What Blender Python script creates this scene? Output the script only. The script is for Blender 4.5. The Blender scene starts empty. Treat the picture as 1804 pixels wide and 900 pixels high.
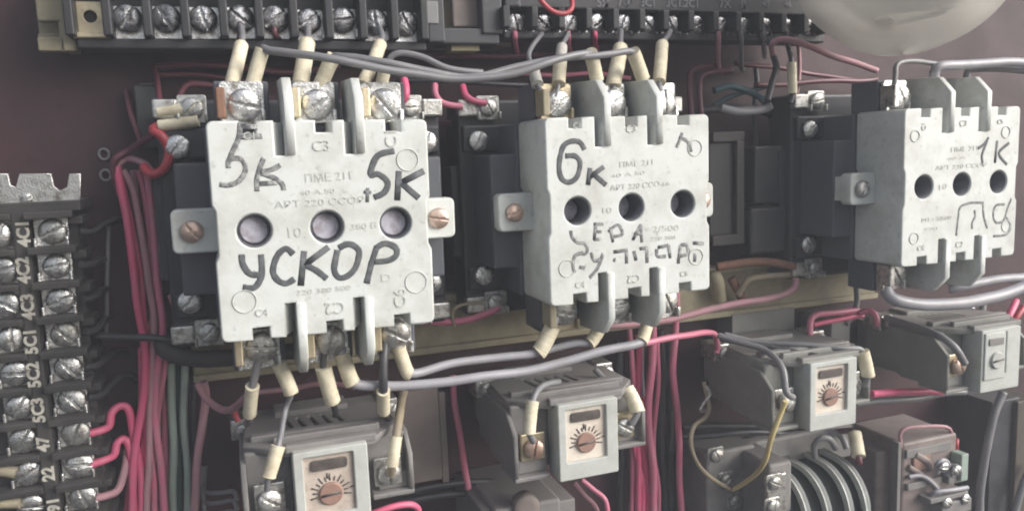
import bpy, bmesh, math, random
from mathutils import Vector, Matrix
random.seed(7)
sc = bpy.context.scene
COL = sc.collection
S = 0.1                      # modelling unit (height of a contactor face) in metres

# ------------------------------------------------------------------ camera
CP = Vector((-0.4249, -3.8078, 0.3208)); FPX = 1372.97
yaw, pitch, roll = 0.3413, -0.1297, -0.0387
cy, sy, cp_, sp_, cr, sr = math.cos(yaw), math.sin(yaw), math.cos(pitch), math.sin(pitch), math.cos(roll), math.sin(roll)
FW = Vector((sy*cp_, cy*cp_, sp_)); R0 = Vector((cy, -sy, 0)); U0 = R0.cross(FW)
RT = R0*cr + U0*sr; UP = U0*cr - R0*sr
cam = bpy.data.cameras.new('camera'); camo = bpy.data.objects.new('camera', cam); COL.objects.link(camo)
cam.sensor_width = 36; cam.lens = 36*FPX/1804; cam.clip_start = 0.005; cam.clip_end = 50
M = Matrix((RT, UP, -FW)).transposed().to_4x4(); M.translation = CP*S
camo.matrix_world = M; sc.camera = camo

# ------------------------------------------------------------------ light
SUN_EL, SUN_AZ = math.radians(27), math.radians(52)     # azimuth: to the right of the viewer's back
w = bpy.data.worlds.new('World'); sc.world = w; w.use_nodes = True
nt = w.node_tree; bg = nt.nodes['Background']
sky = nt.nodes.new('ShaderNodeTexSky'); sky.sky_type = 'NISHITA'; sky.sun_disc = False
sky.sun_elevation = SUN_EL
d_sun = Vector((math.sin(SUN_AZ)*math.cos(SUN_EL), -math.cos(SUN_AZ)*math.cos(SUN_EL), math.sin(SUN_EL)))  # towards the sun
sky.sun_rotation = math.atan2(d_sun.x, d_sun.y)
sky.air_density = 1.0; sky.dust_density = 4.0; sky.ozone_density = 1.0
hs = nt.nodes.new('ShaderNodeHueSaturation'); hs.inputs['Saturation'].default_value = 0.45      # thin overcast: a greyer sky
nt.links.new(sky.outputs[0], hs.inputs['Color']); nt.links.new(hs.outputs[0], bg.inputs[0]); bg.inputs[1].default_value = 0.125
sl = bpy.data.lights.new('sun', 'SUN'); sl.energy = 2.0; sl.angle = math.radians(50); sl.color = (1, 0.98, 0.965)
so = bpy.data.objects.new('sun', sl); COL.objects.link(so)
so.rotation_euler = d_sun.to_track_quat('Z', 'Y').to_euler()
sc.view_settings.view_transform = 'Standard'; sc.view_settings.look = 'None'
sc.view_settings.exposure = 0.70; sc.view_settings.gamma = 1
sc.cycles.filter_width = 2.0

# ------------------------------------------------------------------ materials
def mat(name, col, rough=0.55, metal=0.0, dirt=None, amt=0.35, scale=70, dust=0.0, bump=0.15, dustcol=(0.30, 0.27, 0.25), trans=0.0, spots=0.0, lo=0.42, hi=0.72):
    m = bpy.data.materials.new(name); m.use_nodes = True
    n = m.node_tree.nodes; l = m.node_tree.links; b = n['Principled BSDF']
    tc = n.new('ShaderNodeTexCoord'); oi = n.new('ShaderNodeObjectInfo')
    ad = n.new('ShaderNodeVectorMath'); ad.operation = 'ADD'
    l.new(tc.outputs['Object'], ad.inputs[0])
    cmb = n.new('ShaderNodeCombineXYZ'); l.new(oi.outputs['Random'], cmb.inputs[0]); l.new(oi.outputs['Random'], cmb.inputs[2])
    l.new(cmb.outputs[0], ad.inputs[1])
    no = n.new('ShaderNodeTexNoise'); no.inputs['Scale'].default_value = scale; no.inputs['Detail'].default_value = 7; no.inputs['Roughness'].default_value = 0.65
    l.new(ad.outputs[0], no.inputs['Vector'])
    mr = n.new('ShaderNodeMapRange'); mr.inputs[1].default_value = lo; mr.inputs[2].default_value = hi
    mr.inputs[4].default_value = amt; l.new(no.outputs[0], mr.inputs[0])
    mx = n.new('ShaderNodeMix'); mx.data_type = 'RGBA'
    mx.inputs[6].default_value = (*col, 1)
    dc = dirt or tuple(c*0.55 for c in col)
    mx.inputs[7].default_value = (*dc, 1); l.new(mr.outputs[0], mx.inputs[0])
    out = mx.outputs[2]
    if spots:
        n3 = n.new('ShaderNodeTexNoise'); n3.inputs['Scale'].default_value = scale*7; n3.inputs['Detail'].default_value = 3
        l.new(ad.outputs[0], n3.inputs['Vector'])
        r3 = n.new('ShaderNodeMapRange'); r3.inputs[1].default_value = 0.6; r3.inputs[2].default_value = 0.72; r3.inputs[4].default_value = spots
        l.new(n3.outputs[0], r3.inputs[0])
        m3 = n.new('ShaderNodeMix'); m3.data_type = 'RGBA'; l.new(r3.outputs[0], m3.inputs[0]); l.new(out, m3.inputs[6])
        m3.inputs[7].default_value = (*tuple(c*0.4 for c in col), 1); out = m3.outputs[2]
    if dust:
        g = n.new('ShaderNodeNewGeometry'); sx = n.new('ShaderNodeSeparateXYZ'); l.new(g.outputs['Normal'], sx.inputs[0])
        r2 = n.new('ShaderNodeMapRange'); r2.inputs[1].default_value = 0.25; r2.inputs[2].default_value = 0.95; r2.inputs[4].default_value = dust
        l.new(sx.outputs[2], r2.inputs[0])
        m2 = n.new('ShaderNodeMix'); m2.data_type = 'RGBA'; l.new(r2.outputs[0], m2.inputs[0]); l.new(out, m2.inputs[6])
        m2.inputs[7].default_value = (*dustcol, 1); out = m2.outputs[2]
    l.new(out, b.inputs['Base Color'])
    b.inputs['Metallic'].default_value = metal
    rr = n.new('ShaderNodeMapRange'); rr.inputs[3].default_value = max(0.05, rough-0.12); rr.inputs[4].default_value = min(1, rough+0.2)
    l.new(no.outputs[0], rr.inputs[0]); l.new(rr.outputs[0], b.inputs['Roughness'])
    if trans: b.inputs['Transmission Weight'].default_value = trans
    if bump:
        n2 = n.new('ShaderNodeTexNoise'); n2.inputs['Scale'].default_value = scale*5; n2.inputs['Detail'].default_value = 4
        l.new(ad.outputs[0], n2.inputs['Vector'])
        bp = n.new('ShaderNodeBump'); bp.inputs['Strength'].default_value = bump; bp.inputs['Distance'].default_value = 0.0006
        l.new(n2.outputs[0], bp.inputs['Height']); l.new(bp.outputs[0], b.inputs['Normal'])
    return m
MT = dict(
    panel=mat('painted_panel', (0.042, 0.013, 0.017), 0.6, dirt=(0.027, 0.011, 0.014), amt=0.9, scale=22, bump=0.2, spots=0.5),
    white=mat('white_plastic', (0.61, 0.635, 0.615), 0.40, dirt=(0.43, 0.43, 0.39), amt=0.9, scale=38, spots=0.4, dust=0.35, dustcol=(0.40, 0.38, 0.35), lo=0.44, hi=0.70),
    slate=mat('slate_plastic', (0.075, 0.083, 0.10), 0.5, dirt=(0.10, 0.10, 0.105), amt=0.7, scale=60, dust=0.4, dustcol=(0.16, 0.15, 0.15)),
    black=mat('black_plastic', (0.032, 0.034, 0.040), 0.45, dirt=(0.056, 0.055, 0.058), amt=0.6, scale=70, dust=0.45, dustcol=(0.10, 0.092, 0.09)),
    blk=mat('block_plastic', (0.015, 0.016, 0.019), 0.5, dirt=(0.030, 0.030, 0.033), amt=0.7, scale=70, dust=0.35, dustcol=(0.08, 0.075, 0.075)),
    void=mat('black_fin_gap_shade', (0.008, 0.014, 0.015), 0.85, amt=0.3, bump=0),  # black of the fins; also shade painted into the gaps between them
    strip=mat('dusty_black_plastic', (0.030, 0.028, 0.027), 0.6, dirt=(0.062, 0.056, 0.052), amt=0.8, scale=60, dust=0.4, dustcol=(0.10, 0.095, 0.09)),
    grey=mat('grey_plastic', (0.16, 0.155, 0.152), 0.6, dirt=(0.25, 0.235, 0.22), amt=0.8, scale=50, dust=0.6, dustcol=(0.26, 0.24, 0.235), spots=0.2),
    olive=mat('olive_plastic', (0.19, 0.193, 0.178), 0.6, dirt=(0.26, 0.25, 0.235), amt=0.8, scale=50, dust=0.6, dustcol=(0.22, 0.20, 0.19)),
    lgrey=mat('light_grey_plastic', (0.46, 0.48, 0.455), 0.55, dirt=(0.32, 0.315, 0.29), amt=0.7, scale=60, dust=0.4, dustcol=(0.36, 0.34, 0.32), spots=0.25),
    sticker2=mat('dirty_label', (0.50, 0.43, 0.37), 0.65, dirt=(0.33, 0.27, 0.22), amt=0.9, scale=110, spots=0.4),
    sticker=mat('worn_label', (0.64, 0.58, 0.50), 0.6, dirt=(0.46, 0.37, 0.30), amt=0.8, scale=90, spots=0.3),
    dial=mat('brown_dial', (0.30, 0.18, 0.14), 0.55, dirt=(0.16, 0.10, 0.09), amt=0.7, scale=120),
    darkwin=mat('dark_window', (0.07, 0.06, 0.055), 0.35, dirt=(0.2, 0.17, 0.15), amt=0.5, scale=150),
    steel=mat('steel', (0.74, 0.74, 0.73), 0.26, 0.95, dirt=(0.24, 0.22, 0.20), amt=0.95, scale=230, bump=0.55, lo=0.48, hi=0.66),
    darksteel=mat('dark_steel', (0.42, 0.42, 0.43), 0.20, 0.95, dirt=(0.06, 0.055, 0.055), amt=1.0, scale=240, bump=0.6, lo=0.46, hi=0.62),
    dullsteel=mat('dull_steel', (0.58, 0.58, 0.56), 0.33, 0.85, dirt=(0.20, 0.175, 0.15), amt=0.95, scale=230, bump=0.5, lo=0.46, hi=0.66),
    brass=mat('brass', (0.60, 0.52, 0.36), 0.38, 0.8, dirt=(0.36, 0.30, 0.22), amt=0.8, scale=110, bump=0.3),
    copper=mat('coppery_steel', (0.62, 0.48, 0.41), 0.35, 0.75, dirt=(0.40, 0.22, 0.15), amt=0.8, scale=110, bump=0.3),
    rust=mat('rusty_plate', (0.22, 0.115, 0.075), 0.8, dirt=(0.12, 0.07, 0.05), amt=0.8, scale=160),
    lilac=mat('contact_carrier', (0.50, 0.49, 0.56), 0.5, dirt=(0.24, 0.20, 0.22), amt=0.7, scale=190, lo=0.46, hi=0.64),
    sleeve=mat('cream_sleeve', (0.69, 0.635, 0.48), 0.6, dirt=(0.36, 0.30, 0.20), amt=0.8, scale=95, bump=0.25, spots=0.3),
    sleeveg=mat('grey_sleeve', (0.45, 0.44, 0.40), 0.6, dirt=(0.32, 0.3, 0.27), amt=0.6, scale=120, bump=0.2),
    ink=mat('marker_ink', (0.066, 0.071, 0.078), 0.65, dirt=(0.15, 0.16, 0.16), amt=0.9, scale=240, bump=0, lo=0.45, hi=0.68),
    inkfaint=mat('worn_marker_ink', (0.12, 0.125, 0.13), 0.65, dirt=(0.36, 0.37, 0.35), amt=0.9, scale=420, bump=0, lo=0.45, hi=0.6),
    mould=mat('moulded_lettering', (0.50, 0.52, 0.485), 0.6, amt=0.3, dirt=(0.5, 0.5, 0.47), bump=0),
    letter=mat('painted_lettering', (0.50, 0.48, 0.42), 0.7, dirt=(0.16, 0.15, 0.13), amt=0.9, scale=260, bump=0),
    letterdim=mat('faded_lettering', (0.16, 0.16, 0.17), 0.7, dirt=(0.06, 0.06, 0.065), amt=0.9, scale=200, bump=0),
    cream=mat('cream_paint', (0.36, 0.32, 0.215), 0.6, dirt=(0.19, 0.165, 0.12), amt=0.9, scale=35, dust=0.3),
    pink=mat('pink_insulation', (0.58, 0.165, 0.25), 0.36, dirt=(0.42, 0.20, 0.24), amt=0.8, scale=80, bump=0.1),
    hot=mat('bright_pink_insulation', (0.62, 0.10, 0.20), 0.36, dirt=(0.46, 0.16, 0.22), amt=0.7, scale=80, bump=0.1),
    red=mat('red_insulation', (0.40, 0.05, 0.065), 0.36, dirt=(0.28, 0.06, 0.07), amt=0.6, scale=80, bump=0.1),
    mauve=mat('dusty_pink_insulation', (0.42, 0.22, 0.25), 0.6, dirt=(0.29, 0.19, 0.20), amt=0.8, scale=70, bump=0.1),
    maroon=mat('maroon_insulation', (0.13, 0.04, 0.055), 0.36, dirt=(0.09, 0.04, 0.05), amt=0.7, scale=70, bump=0.1),
    gw=mat('grey_insulation', (0.17, 0.17, 0.18), 0.36, dirt=(0.23, 0.22, 0.22), amt=0.7, scale=60, bump=0.1),
    lgw=mat('pale_grey_insulation', (0.30, 0.295, 0.32), 0.36, dirt=(0.22, 0.21, 0.215), amt=0.7, scale=60, bump=0.1),
    bw=mat('black_insulation', (0.035, 0.036, 0.042), 0.36, dirt=(0.07, 0.065, 0.065), amt=0.7, scale=60, bump=0.1),
    green=mat('pale_green_insulation', (0.28, 0.35, 0.30), 0.55, dirt=(0.24, 0.25, 0.23), amt=0.7, scale=60, bump=0.1),
    dgreen=mat('dark_green_insulation', (0.025, 0.06, 0.045), 0.5, dirt=(0.05, 0.06, 0.05), amt=0.7, scale=60, bump=0.1),
    teal=mat('teal_insulation', (0.05, 0.10, 0.115), 0.5, amt=0.5, bump=0.1),
    yellow=mat('yellow_insulation', (0.62, 0.50, 0.22), 0.36, dirt=(0.45, 0.37, 0.22), amt=0.8, scale=60, bump=0.1),
    tan=mat('tan_insulation', (0.30, 0.25, 0.17), 0.55, dirt=(0.20, 0.17, 0.13), amt=0.8, scale=60, bump=0.1),
    browncov=mat('dusty_brown_cover', (0.20, 0.165, 0.15), 0.6, dirt=(0.13, 0.105, 0.10), amt=0.8, scale=40, bump=0.1),
    pinkrelay=mat('dusty_pink_cover', (0.22, 0.18, 0.168), 0.5, dirt=(0.14, 0.108, 0.10), amt=0.9, scale=60, dust=0.3, spots=0.2),
    bulb=mat('frosted_plastic', (0.88, 0.86, 0.80), 0.12, dirt=(0.62, 0.60, 0.56), amt=0.7, scale=30, bump=0.25),
    frame=mat('brown_coil_frame', (0.07, 0.058, 0.045), 0.6, dirt=(0.045, 0.04, 0.035), amt=0.8, scale=60),
)

def bulb_mat():
    m = MT['bulb']; n = m.node_tree.nodes; l = m.node_tree.links; b = n['Principled BSDF']
    tr = n.new('ShaderNodeBsdfTranslucent'); tr.inputs[0].default_value = (0.93, 0.91, 0.86, 1)
    mx = n.new('ShaderNodeMixShader'); mx.inputs[0].default_value = 0.58
    wv = n.new('ShaderNodeTexWave'); wv.inputs['Scale'].default_value = 1.2; wv.inputs['Distortion'].default_value = 5; wv.inputs['Detail'].default_value = 1.0
    tc = n.new('ShaderNodeTexCoord'); mp = n.new('ShaderNodeMapping'); mp.inputs['Scale'].default_value = (5, 5, 16); mp.inputs['Rotation'].default_value = (0.1, 0.3, 0.2)
    l.new(tc.outputs['Object'], mp.inputs[0]); l.new(mp.outputs[0], wv.inputs[0])
    bp = n.new('ShaderNodeBump'); bp.inputs['Strength'].default_value = 0.7; bp.inputs['Distance'].default_value = 0.006
    l.new(wv.outputs['Fac'], bp.inputs['Height']); l.new(bp.outputs[0], b.inputs['Normal'])
    l.new(b.outputs[0], mx.inputs[1]); l.new(tr.outputs[0], mx.inputs[2]); tp = n.new('ShaderNodeBsdfTransparent'); tp.inputs[0].default_value = (0.93, 0.92, 0.88, 1); m2 = n.new('ShaderNodeMixShader'); m2.inputs[0].default_value = 0.36
    l.new(mx.outputs[0], m2.inputs[1]); l.new(tp.outputs[0], m2.inputs[2]); l.new(m2.outputs[0], n['Material Output'].inputs[0])
bulb_mat()
# ------------------------------------------------------------------ helpers
def proj(p):
    d = p-CP; return (902+FPX*d.dot(RT)/d.dot(FW), 450-FPX*d.dot(UP)/d.dot(FW))
def spline(pts, sub):
    pts = [Vector(p) for p in pts]; path = []; n = len(pts)
    for i in range(n-1):
        p0 = pts[max(i-1, 0)]; p1 = pts[i]; p2 = pts[i+1]; p3 = pts[min(i+2, n-1)]
        for k in range(sub):
            t = k/sub
            path.append(0.5*((2*p1)+(p2-p0)*t+(2*p0-5*p1+4*p2-p3)*t*t+(3*p1-p0-3*p2+p3)*t**3))
    return path+[pts[-1]]
def P(px, py, Y):                       # photo pixel -> point at depth Y
    d = FW + RT*((px-902)/FPX) - UP*((py-450)/FPX)
    return CP + d*((Y-CP.y)/d.y)
def pxsize(wpx, p):                     # width in photo pixels -> model units at p
    return wpx*((p-CP).dot(FW))/FPX
ORG = {}
def thing(name, label, cat, loc, group=None, local=False, rot=(0, 0, 0)):
    o = bpy.data.objects.new(name, None); COL.objects.link(o); loc = Vector(loc)
    o.location = loc*S; o.rotation_euler = rot; o.empty_display_size = 0.01
    o['label'] = label; o['category'] = cat
    if group: o['group'] = group
    ORG[o.name] = Vector((0, 0, 0)) if local else loc
    return o
def lab(o, label, cat=None, group=None, kind=None):
    if label: o['label'] = label
    if cat: o['category'] = cat
    if group: o['group'] = group
    if kind: o['kind'] = kind
    return o
class MB:
    def __init__(s): s.bm = bmesh.new()
    def box(s, x0, x1, y0, y1, z0, z1, bev=0.0, seg=2):
        bm = bmesh.new(); bmesh.ops.create_cube(bm, size=1)
        for v in bm.verts:
            v.co = Vector(((x0+x1)/2+v.co.x*(x1-x0), (y0+y1)/2+v.co.y*(y1-y0), (z0+z1)/2+v.co.z*(z1-z0)))
        if bev: bmesh.ops.bevel(bm, geom=bm.edges[:], offset=bev, segments=seg, affect='EDGES', profile=0.5)
        s.merge(bm); return s
    def pbox(s, l, t, r, b, Y0, Y1, bev=0.008):     # pixel rectangle of the front face at depth Y0
        a = P(l, (t+b)/2, Y0); c = P(r, (t+b)/2, Y0); e = P((l+r)/2, t, Y0); f = P((l+r)/2, b, Y0)
        return s.box(a.x, c.x, Y0, Y1, f.z, e.z, bev)
    def merge(s, bm, fn=None):
        mp = {}
        for v in bm.verts: mp[v] = s.bm.verts.new(fn(v.co) if fn else v.co)
        for f in bm.faces:
            try:
                g = s.bm.faces.new([mp[v] for v in f.verts]); g.smooth = f.smooth
            except ValueError: pass
        bm.free(); return s
    def lathe(s, c, prof, ax='y', seg=24, smooth=True):   # prof: (radius, offset along axis), axis points to the viewer (-y)
        c = Vector(c); rings = []
        for r, h in prof:
            ring = []
            for k in range(seg):
                a = 2*math.pi*k/seg; u, v = r*math.cos(a), r*math.sin(a)
                p = {'y': Vector((u, -h, v)), 'z': Vector((u, v, h)), 'x': Vector((h, u, v))}[ax]
                ring.append(s.bm.verts.new(c+p))
            rings.append(ring)
        for a, b in zip(rings, rings[1:]):
            for k in range(seg):
                f = s.bm.faces.new((a[k], a[(k+1) % seg], b[(k+1) % seg], b[k])); f.smooth = smooth
        s.bm.faces.new(rings[-1]); s.bm.faces.new(rings[0][::-1]); return s
    def tube(s, pts, rad, seg=10, squash=None, sub=7, jit=0.0, straight=False):
        pts = [Vector(p) for p in pts]
        if straight or len(pts) == 2: path = pts
        else:
            path = []; n = len(pts)
            for i in range(n-1):
                p0 = pts[max(i-1, 0)]; p1 = pts[i]; p2 = pts[i+1]; p3 = pts[min(i+2, n-1)]
                for k in range(sub):
                    t = k/sub
                    path.append(0.5*((2*p1)+(p2-p0)*t+(2*p0-5*p1+4*p2-p3)*t*t+(3*p1-p0-3*p2+p3)*t**3))
            path.append(pts[-1])
        rr = rad if isinstance(rad, (list, tuple)) else [rad]*len(path)
        up = Vector((0, 1, 0)); rings = []; prev = None
        for i, p in enumerate(path):
            t = (path[min(i+1, len(path)-1)]-path[max(i-1, 0)])
            if t.length < 1e-7: t = Vector((0, 0, 1))
            t.normalize()
            if prev is None:
                nrm = up if abs(t.dot(up)) < 0.9 else Vector((1, 0, 0))
            else: nrm = prev
            nrm = (nrm - t*nrm.dot(t)).normalized(); prev = nrm; bn = t.cross(nrm)
            r = rr[min(i, len(rr)-1)]*(1+random.uniform(-jit, jit)); ring = []
            for k in range(seg):
                a = 2*math.pi*k/seg; o = nrm*math.cos(a)*r+bn*math.sin(a)*r
                if squash is not None: o.y *= squash/r
                ring.append(s.bm.verts.new(p+o))
            rings.append(ring)
        for a, b in zip(rings, rings[1:]):
            for k in range(seg):
                f = s.bm.faces.new((a[k], a[(k+1) % seg], b[(k+1) % seg], b[k])); f.smooth = True
        s.bm.faces.new(rings[-1]); s.bm.faces.new(rings[0][::-1]); return s
    def plate(s, outline, holes, h0, h1, fn, bev=0.0, res=3):   # flat outline with holes, thickness h0..h1 mapped by fn(a, b, h)
        cu = bpy.data.curves.new('c', 'CURVE'); cu.dimensions = '2D'; cu.fill_mode = 'BOTH'
        cu.extrude = max(1e-4, (h1-h0)/2-bev); cu.bevel_depth = bev; cu.bevel_resolution = 1; cu.offset = -bev
        for poly in [outline]+holes:
            sp = cu.splines.new('POLY'); sp.points.add(len(poly)-1); sp.use_cyclic_u = True
            for q, (a, b) in zip(sp.points, poly): q.co = (a, b, 0, 1)
        o = bpy.data.objects.new('c', cu); COL.objects.link(o)
        dg = bpy.context.evaluated_depsgraph_get(); me = bpy.data.meshes.new_from_object(o.evaluated_get(dg))
        bm = bmesh.new(); bm.from_mesh(me); mid = (h0+h1)/2
        s.merge(bm, lambda v: fn(v.x, v.y, mid+v.z))
        bpy.data.objects.remove(o); bpy.data.curves.remove(cu); bpy.data.meshes.remove(me); return s
    def text(s, body, size, fn, ext=0.002, spacing=1.0, bold=0.0):
        cu = bpy.data.curves.new('t', 'FONT'); cu.body = body; cu.size = size; cu.align_x = 'CENTER'; cu.align_y = 'CENTER'
        cu.extrude = ext; cu.offset = bold; cu.space_character = spacing; cu.resolution_u = 3
        o = bpy.data.objects.new('t', cu); COL.objects.link(o)
        dg = bpy.context.evaluated_depsgraph_get(); me = bpy.data.meshes.new_from_object(o.evaluated_get(dg))
        bm = bmesh.new(); bm.from_mesh(me); s.merge(bm, lambda v: fn(v.x, v.y, v.z))
        bpy.data.objects.remove(o); bpy.data.curves.remove(cu); bpy.data.meshes.remove(me); return s
    def build(s, name, material, parent=None, org=None, recalc=True):
        bmesh.ops.remove_doubles(s.bm, verts=s.bm.verts[:], dist=1e-6)
        if recalc: bmesh.ops.recalc_face_normals(s.bm, faces=s.bm.faces[:])
        og = org
        if parent is not None: og = ORG.get(parent.name, Vector((0, 0, 0)))
        if og is None:
            c = Vector((0, 0, 0))
            for v in s.bm.verts: c += v.co
            og = c/max(1, len(s.bm.verts))
        for v in s.bm.verts: v.co = (v.co-og)*S
        me = bpy.data.meshes.new(name); s.bm.to_mesh(me); s.bm.free()
        me.materials.append(MT[material] if isinstance(material, str) else material)
        o = bpy.data.objects.new(name, me); COL.objects.link(o)
        if parent is not None: o.parent = parent; ORG[o.name] = og
        else: o.location = og*S; ORG[o.name] = og
        return o
def circ(cx, cz, r, n=28): return [(cx+r*math.cos(2*math.pi*k/n), cz+r*math.sin(2*math.pi*k/n)) for k in range(n)]
def rrect(x0, x1, z0, z1, r, n=4):
    o = []
    for (cx, cz, a0) in ((x1-r, z1-r, 0), (x0+r, z1-r, 90), (x0+r, z0+r, 180), (x1-r, z0+r, 270)):
        for k in range(n+1):
            a = math.radians(a0+90*k/n); o.append((cx+r*math.cos(a), cz+r*math.sin(a)))
    return o
XZ = lambda a, b, h: Vector((a, h, b))          # plates facing the viewer
def YZ(x): return lambda a, b, h: Vector((h, a, b))

# screw: slotted domed head, kept as shared meshes (one per metal)
def screw_mesh(metal, hexa=False):
    mb = MB()
    head = [(1, -0.15), (1, 0.26), (0.96, 0.36), (0.86, 0.45), (0.66, 0.53), (0.4, 0.58), (0.15, 0.595)]
    for sg in (1, -1):
        bm = bmesh.new(); t = MB(); t.lathe((0, 0, 0), head, seg=6 if hexa else 28, smooth=not hexa); bm = t.bm
        bmesh.ops.bisect_plane(bm, geom=bm.verts[:]+bm.edges[:]+bm.faces[:], plane_co=(0, 0, sg*0.1), plane_no=(0, 0, sg), clear_inner=True)
        ed = [e for e in bm.edges if e.is_boundary]
        bmesh.ops.holes_fill(bm, edges=ed)
        mb.merge(bm)
    mb.lathe((0, 0, 0), [(0.96, -0.2), (0.96, 0.22), (0.9, 0.24)], seg=28)
    bmesh.ops.recalc_face_normals(mb.bm, faces=mb.bm.faces[:])
    for v in mb.bm.verts: v.co *= S*0.07
    me = bpy.data.meshes.new('screw'); mb.bm.to_mesh(me); mb.bm.free(); me.materials.append(MT[metal]); return me
SCREW = {k: screw_mesh(k) for k in ('steel', 'darksteel', 'dullsteel', 'brass', 'copper')}
def screw(parent, pos, r, metal='steel', ang=None, name='screw', tilt=None):
    o = bpy.data.objects.new(name, SCREW[metal]); COL.objects.link(o); o.parent = parent
    o.location = (Vector(pos)-ORG[parent.name])*S; r *= random.uniform(0.94, 1.04); o.scale = (r/0.07, r*random.uniform(0.8, 1.0)/0.07, r/0.07)
    o.rotation_euler = (random.uniform(-.12, .12), random.uniform(0, 3.14) if ang is None else ang, random.uniform(-.12, .12)); return o
def clamp(parent, pos, hw, metal='steel', name='clamp_plate', lip=True):  # square saddle washer with bent corners
    x, y, z = pos; mb = MB()
    mb.plate(rrect(x-hw, x+hw, z-hw, z+hw, hw*0.2), [], y-0.012, y+0.012, XZ, 0.004)
    if lip:
        mb.box(x-hw*1.02, x-hw*0.82, y-0.05, y, z-hw*0.95, z-hw*0.35, 0.006)
        mb.box(x+hw*0.82, x+hw*1.02, y-0.05, y, z-hw*0.95, z-hw*0.35, 0.006)
    return mb.build(name, metal, parent)

def ink(parent, strokes, Y, wpx, matname='ink', name='marker_writing', dx=0):
    mb = MB()
    for st in strokes:
        pts = [P(a, b, Y) for a, b in st]
        mb.tube(pts, pxsize(wpx, pts[0])/2, seg=8, squash=0.0012, jit=0.08, sub=5)
    return mb.build(name, matname, parent)
def worn_print(parent, row, Y, name='printed_text'):     # one row of faint moulded print: (text, x0, y0, x1, y1, height px)
    body, x0, y0, x1, y1, h = row; a0, a1 = P(x0, y0, Y), P(x1, y1, Y); mid = (a0+a1)/2; ln = (a1-a0).length; dr = (a1-a0)/ln; hh = pxsize(h, mid)
    mb = MB(); mb.text(body, hh*1.38, lambda a, b, c: Vector((a, c, b)), 0.0012)
    xs = [v.co.x for v in mb.bm.verts]; zs = [v.co.z for v in mb.bm.verts]; wd = max(xs)-min(xs); zc = (max(zs)+min(zs))/2; xc = (max(xs)+min(xs))/2
    for v in mb.bm.verts: u = (v.co.x-xc)*ln/wd; q = mid+dr*u; v.co = Vector((q.x, Y-v.co.y, q.z+v.co.z-zc))
    return mb.build(name, 'mould', parent)

# ------------------------------------------------------------------ setting
WALL = 1.15
mb = MB(); mb.box(-6, 14, WALL, WALL+0.08, -6, 5)
bp = mb.build('back_panel', 'panel'); bp['kind'] = 'structure'

# ------------------------------------------------------------------ rails
def rail(name, label, x0, x1, z0, z1, y0=1.0, tall=0.03):
    t = thing(name, label, 'rail', ((x0+x1)/2, WALL, z0))
    mb = MB(); mb.box(x0, x1, y0, WALL-0.002, z0, z1, 0.015); mb.box(x0, x1, y0-0.035, y0-0.001, z0-0.001, z0+0.045, 0.01); mb.box(x0, x1, y0-0.035, y0-0.001, z1-0.045, z1+0.001, 0.01)
    mb.build('channel', 'cream', t); return t
rail('mounting_rail', 'long cream painted mounting rail running under the three big contactors', -0.72, 4.35, -0.93, -0.56)
rail('mounting_rail', 'upper cream rail whose end bracket shows left of the top terminal block', -1.30, 1.30, 0.985, 1.35, 0.93)

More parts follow.
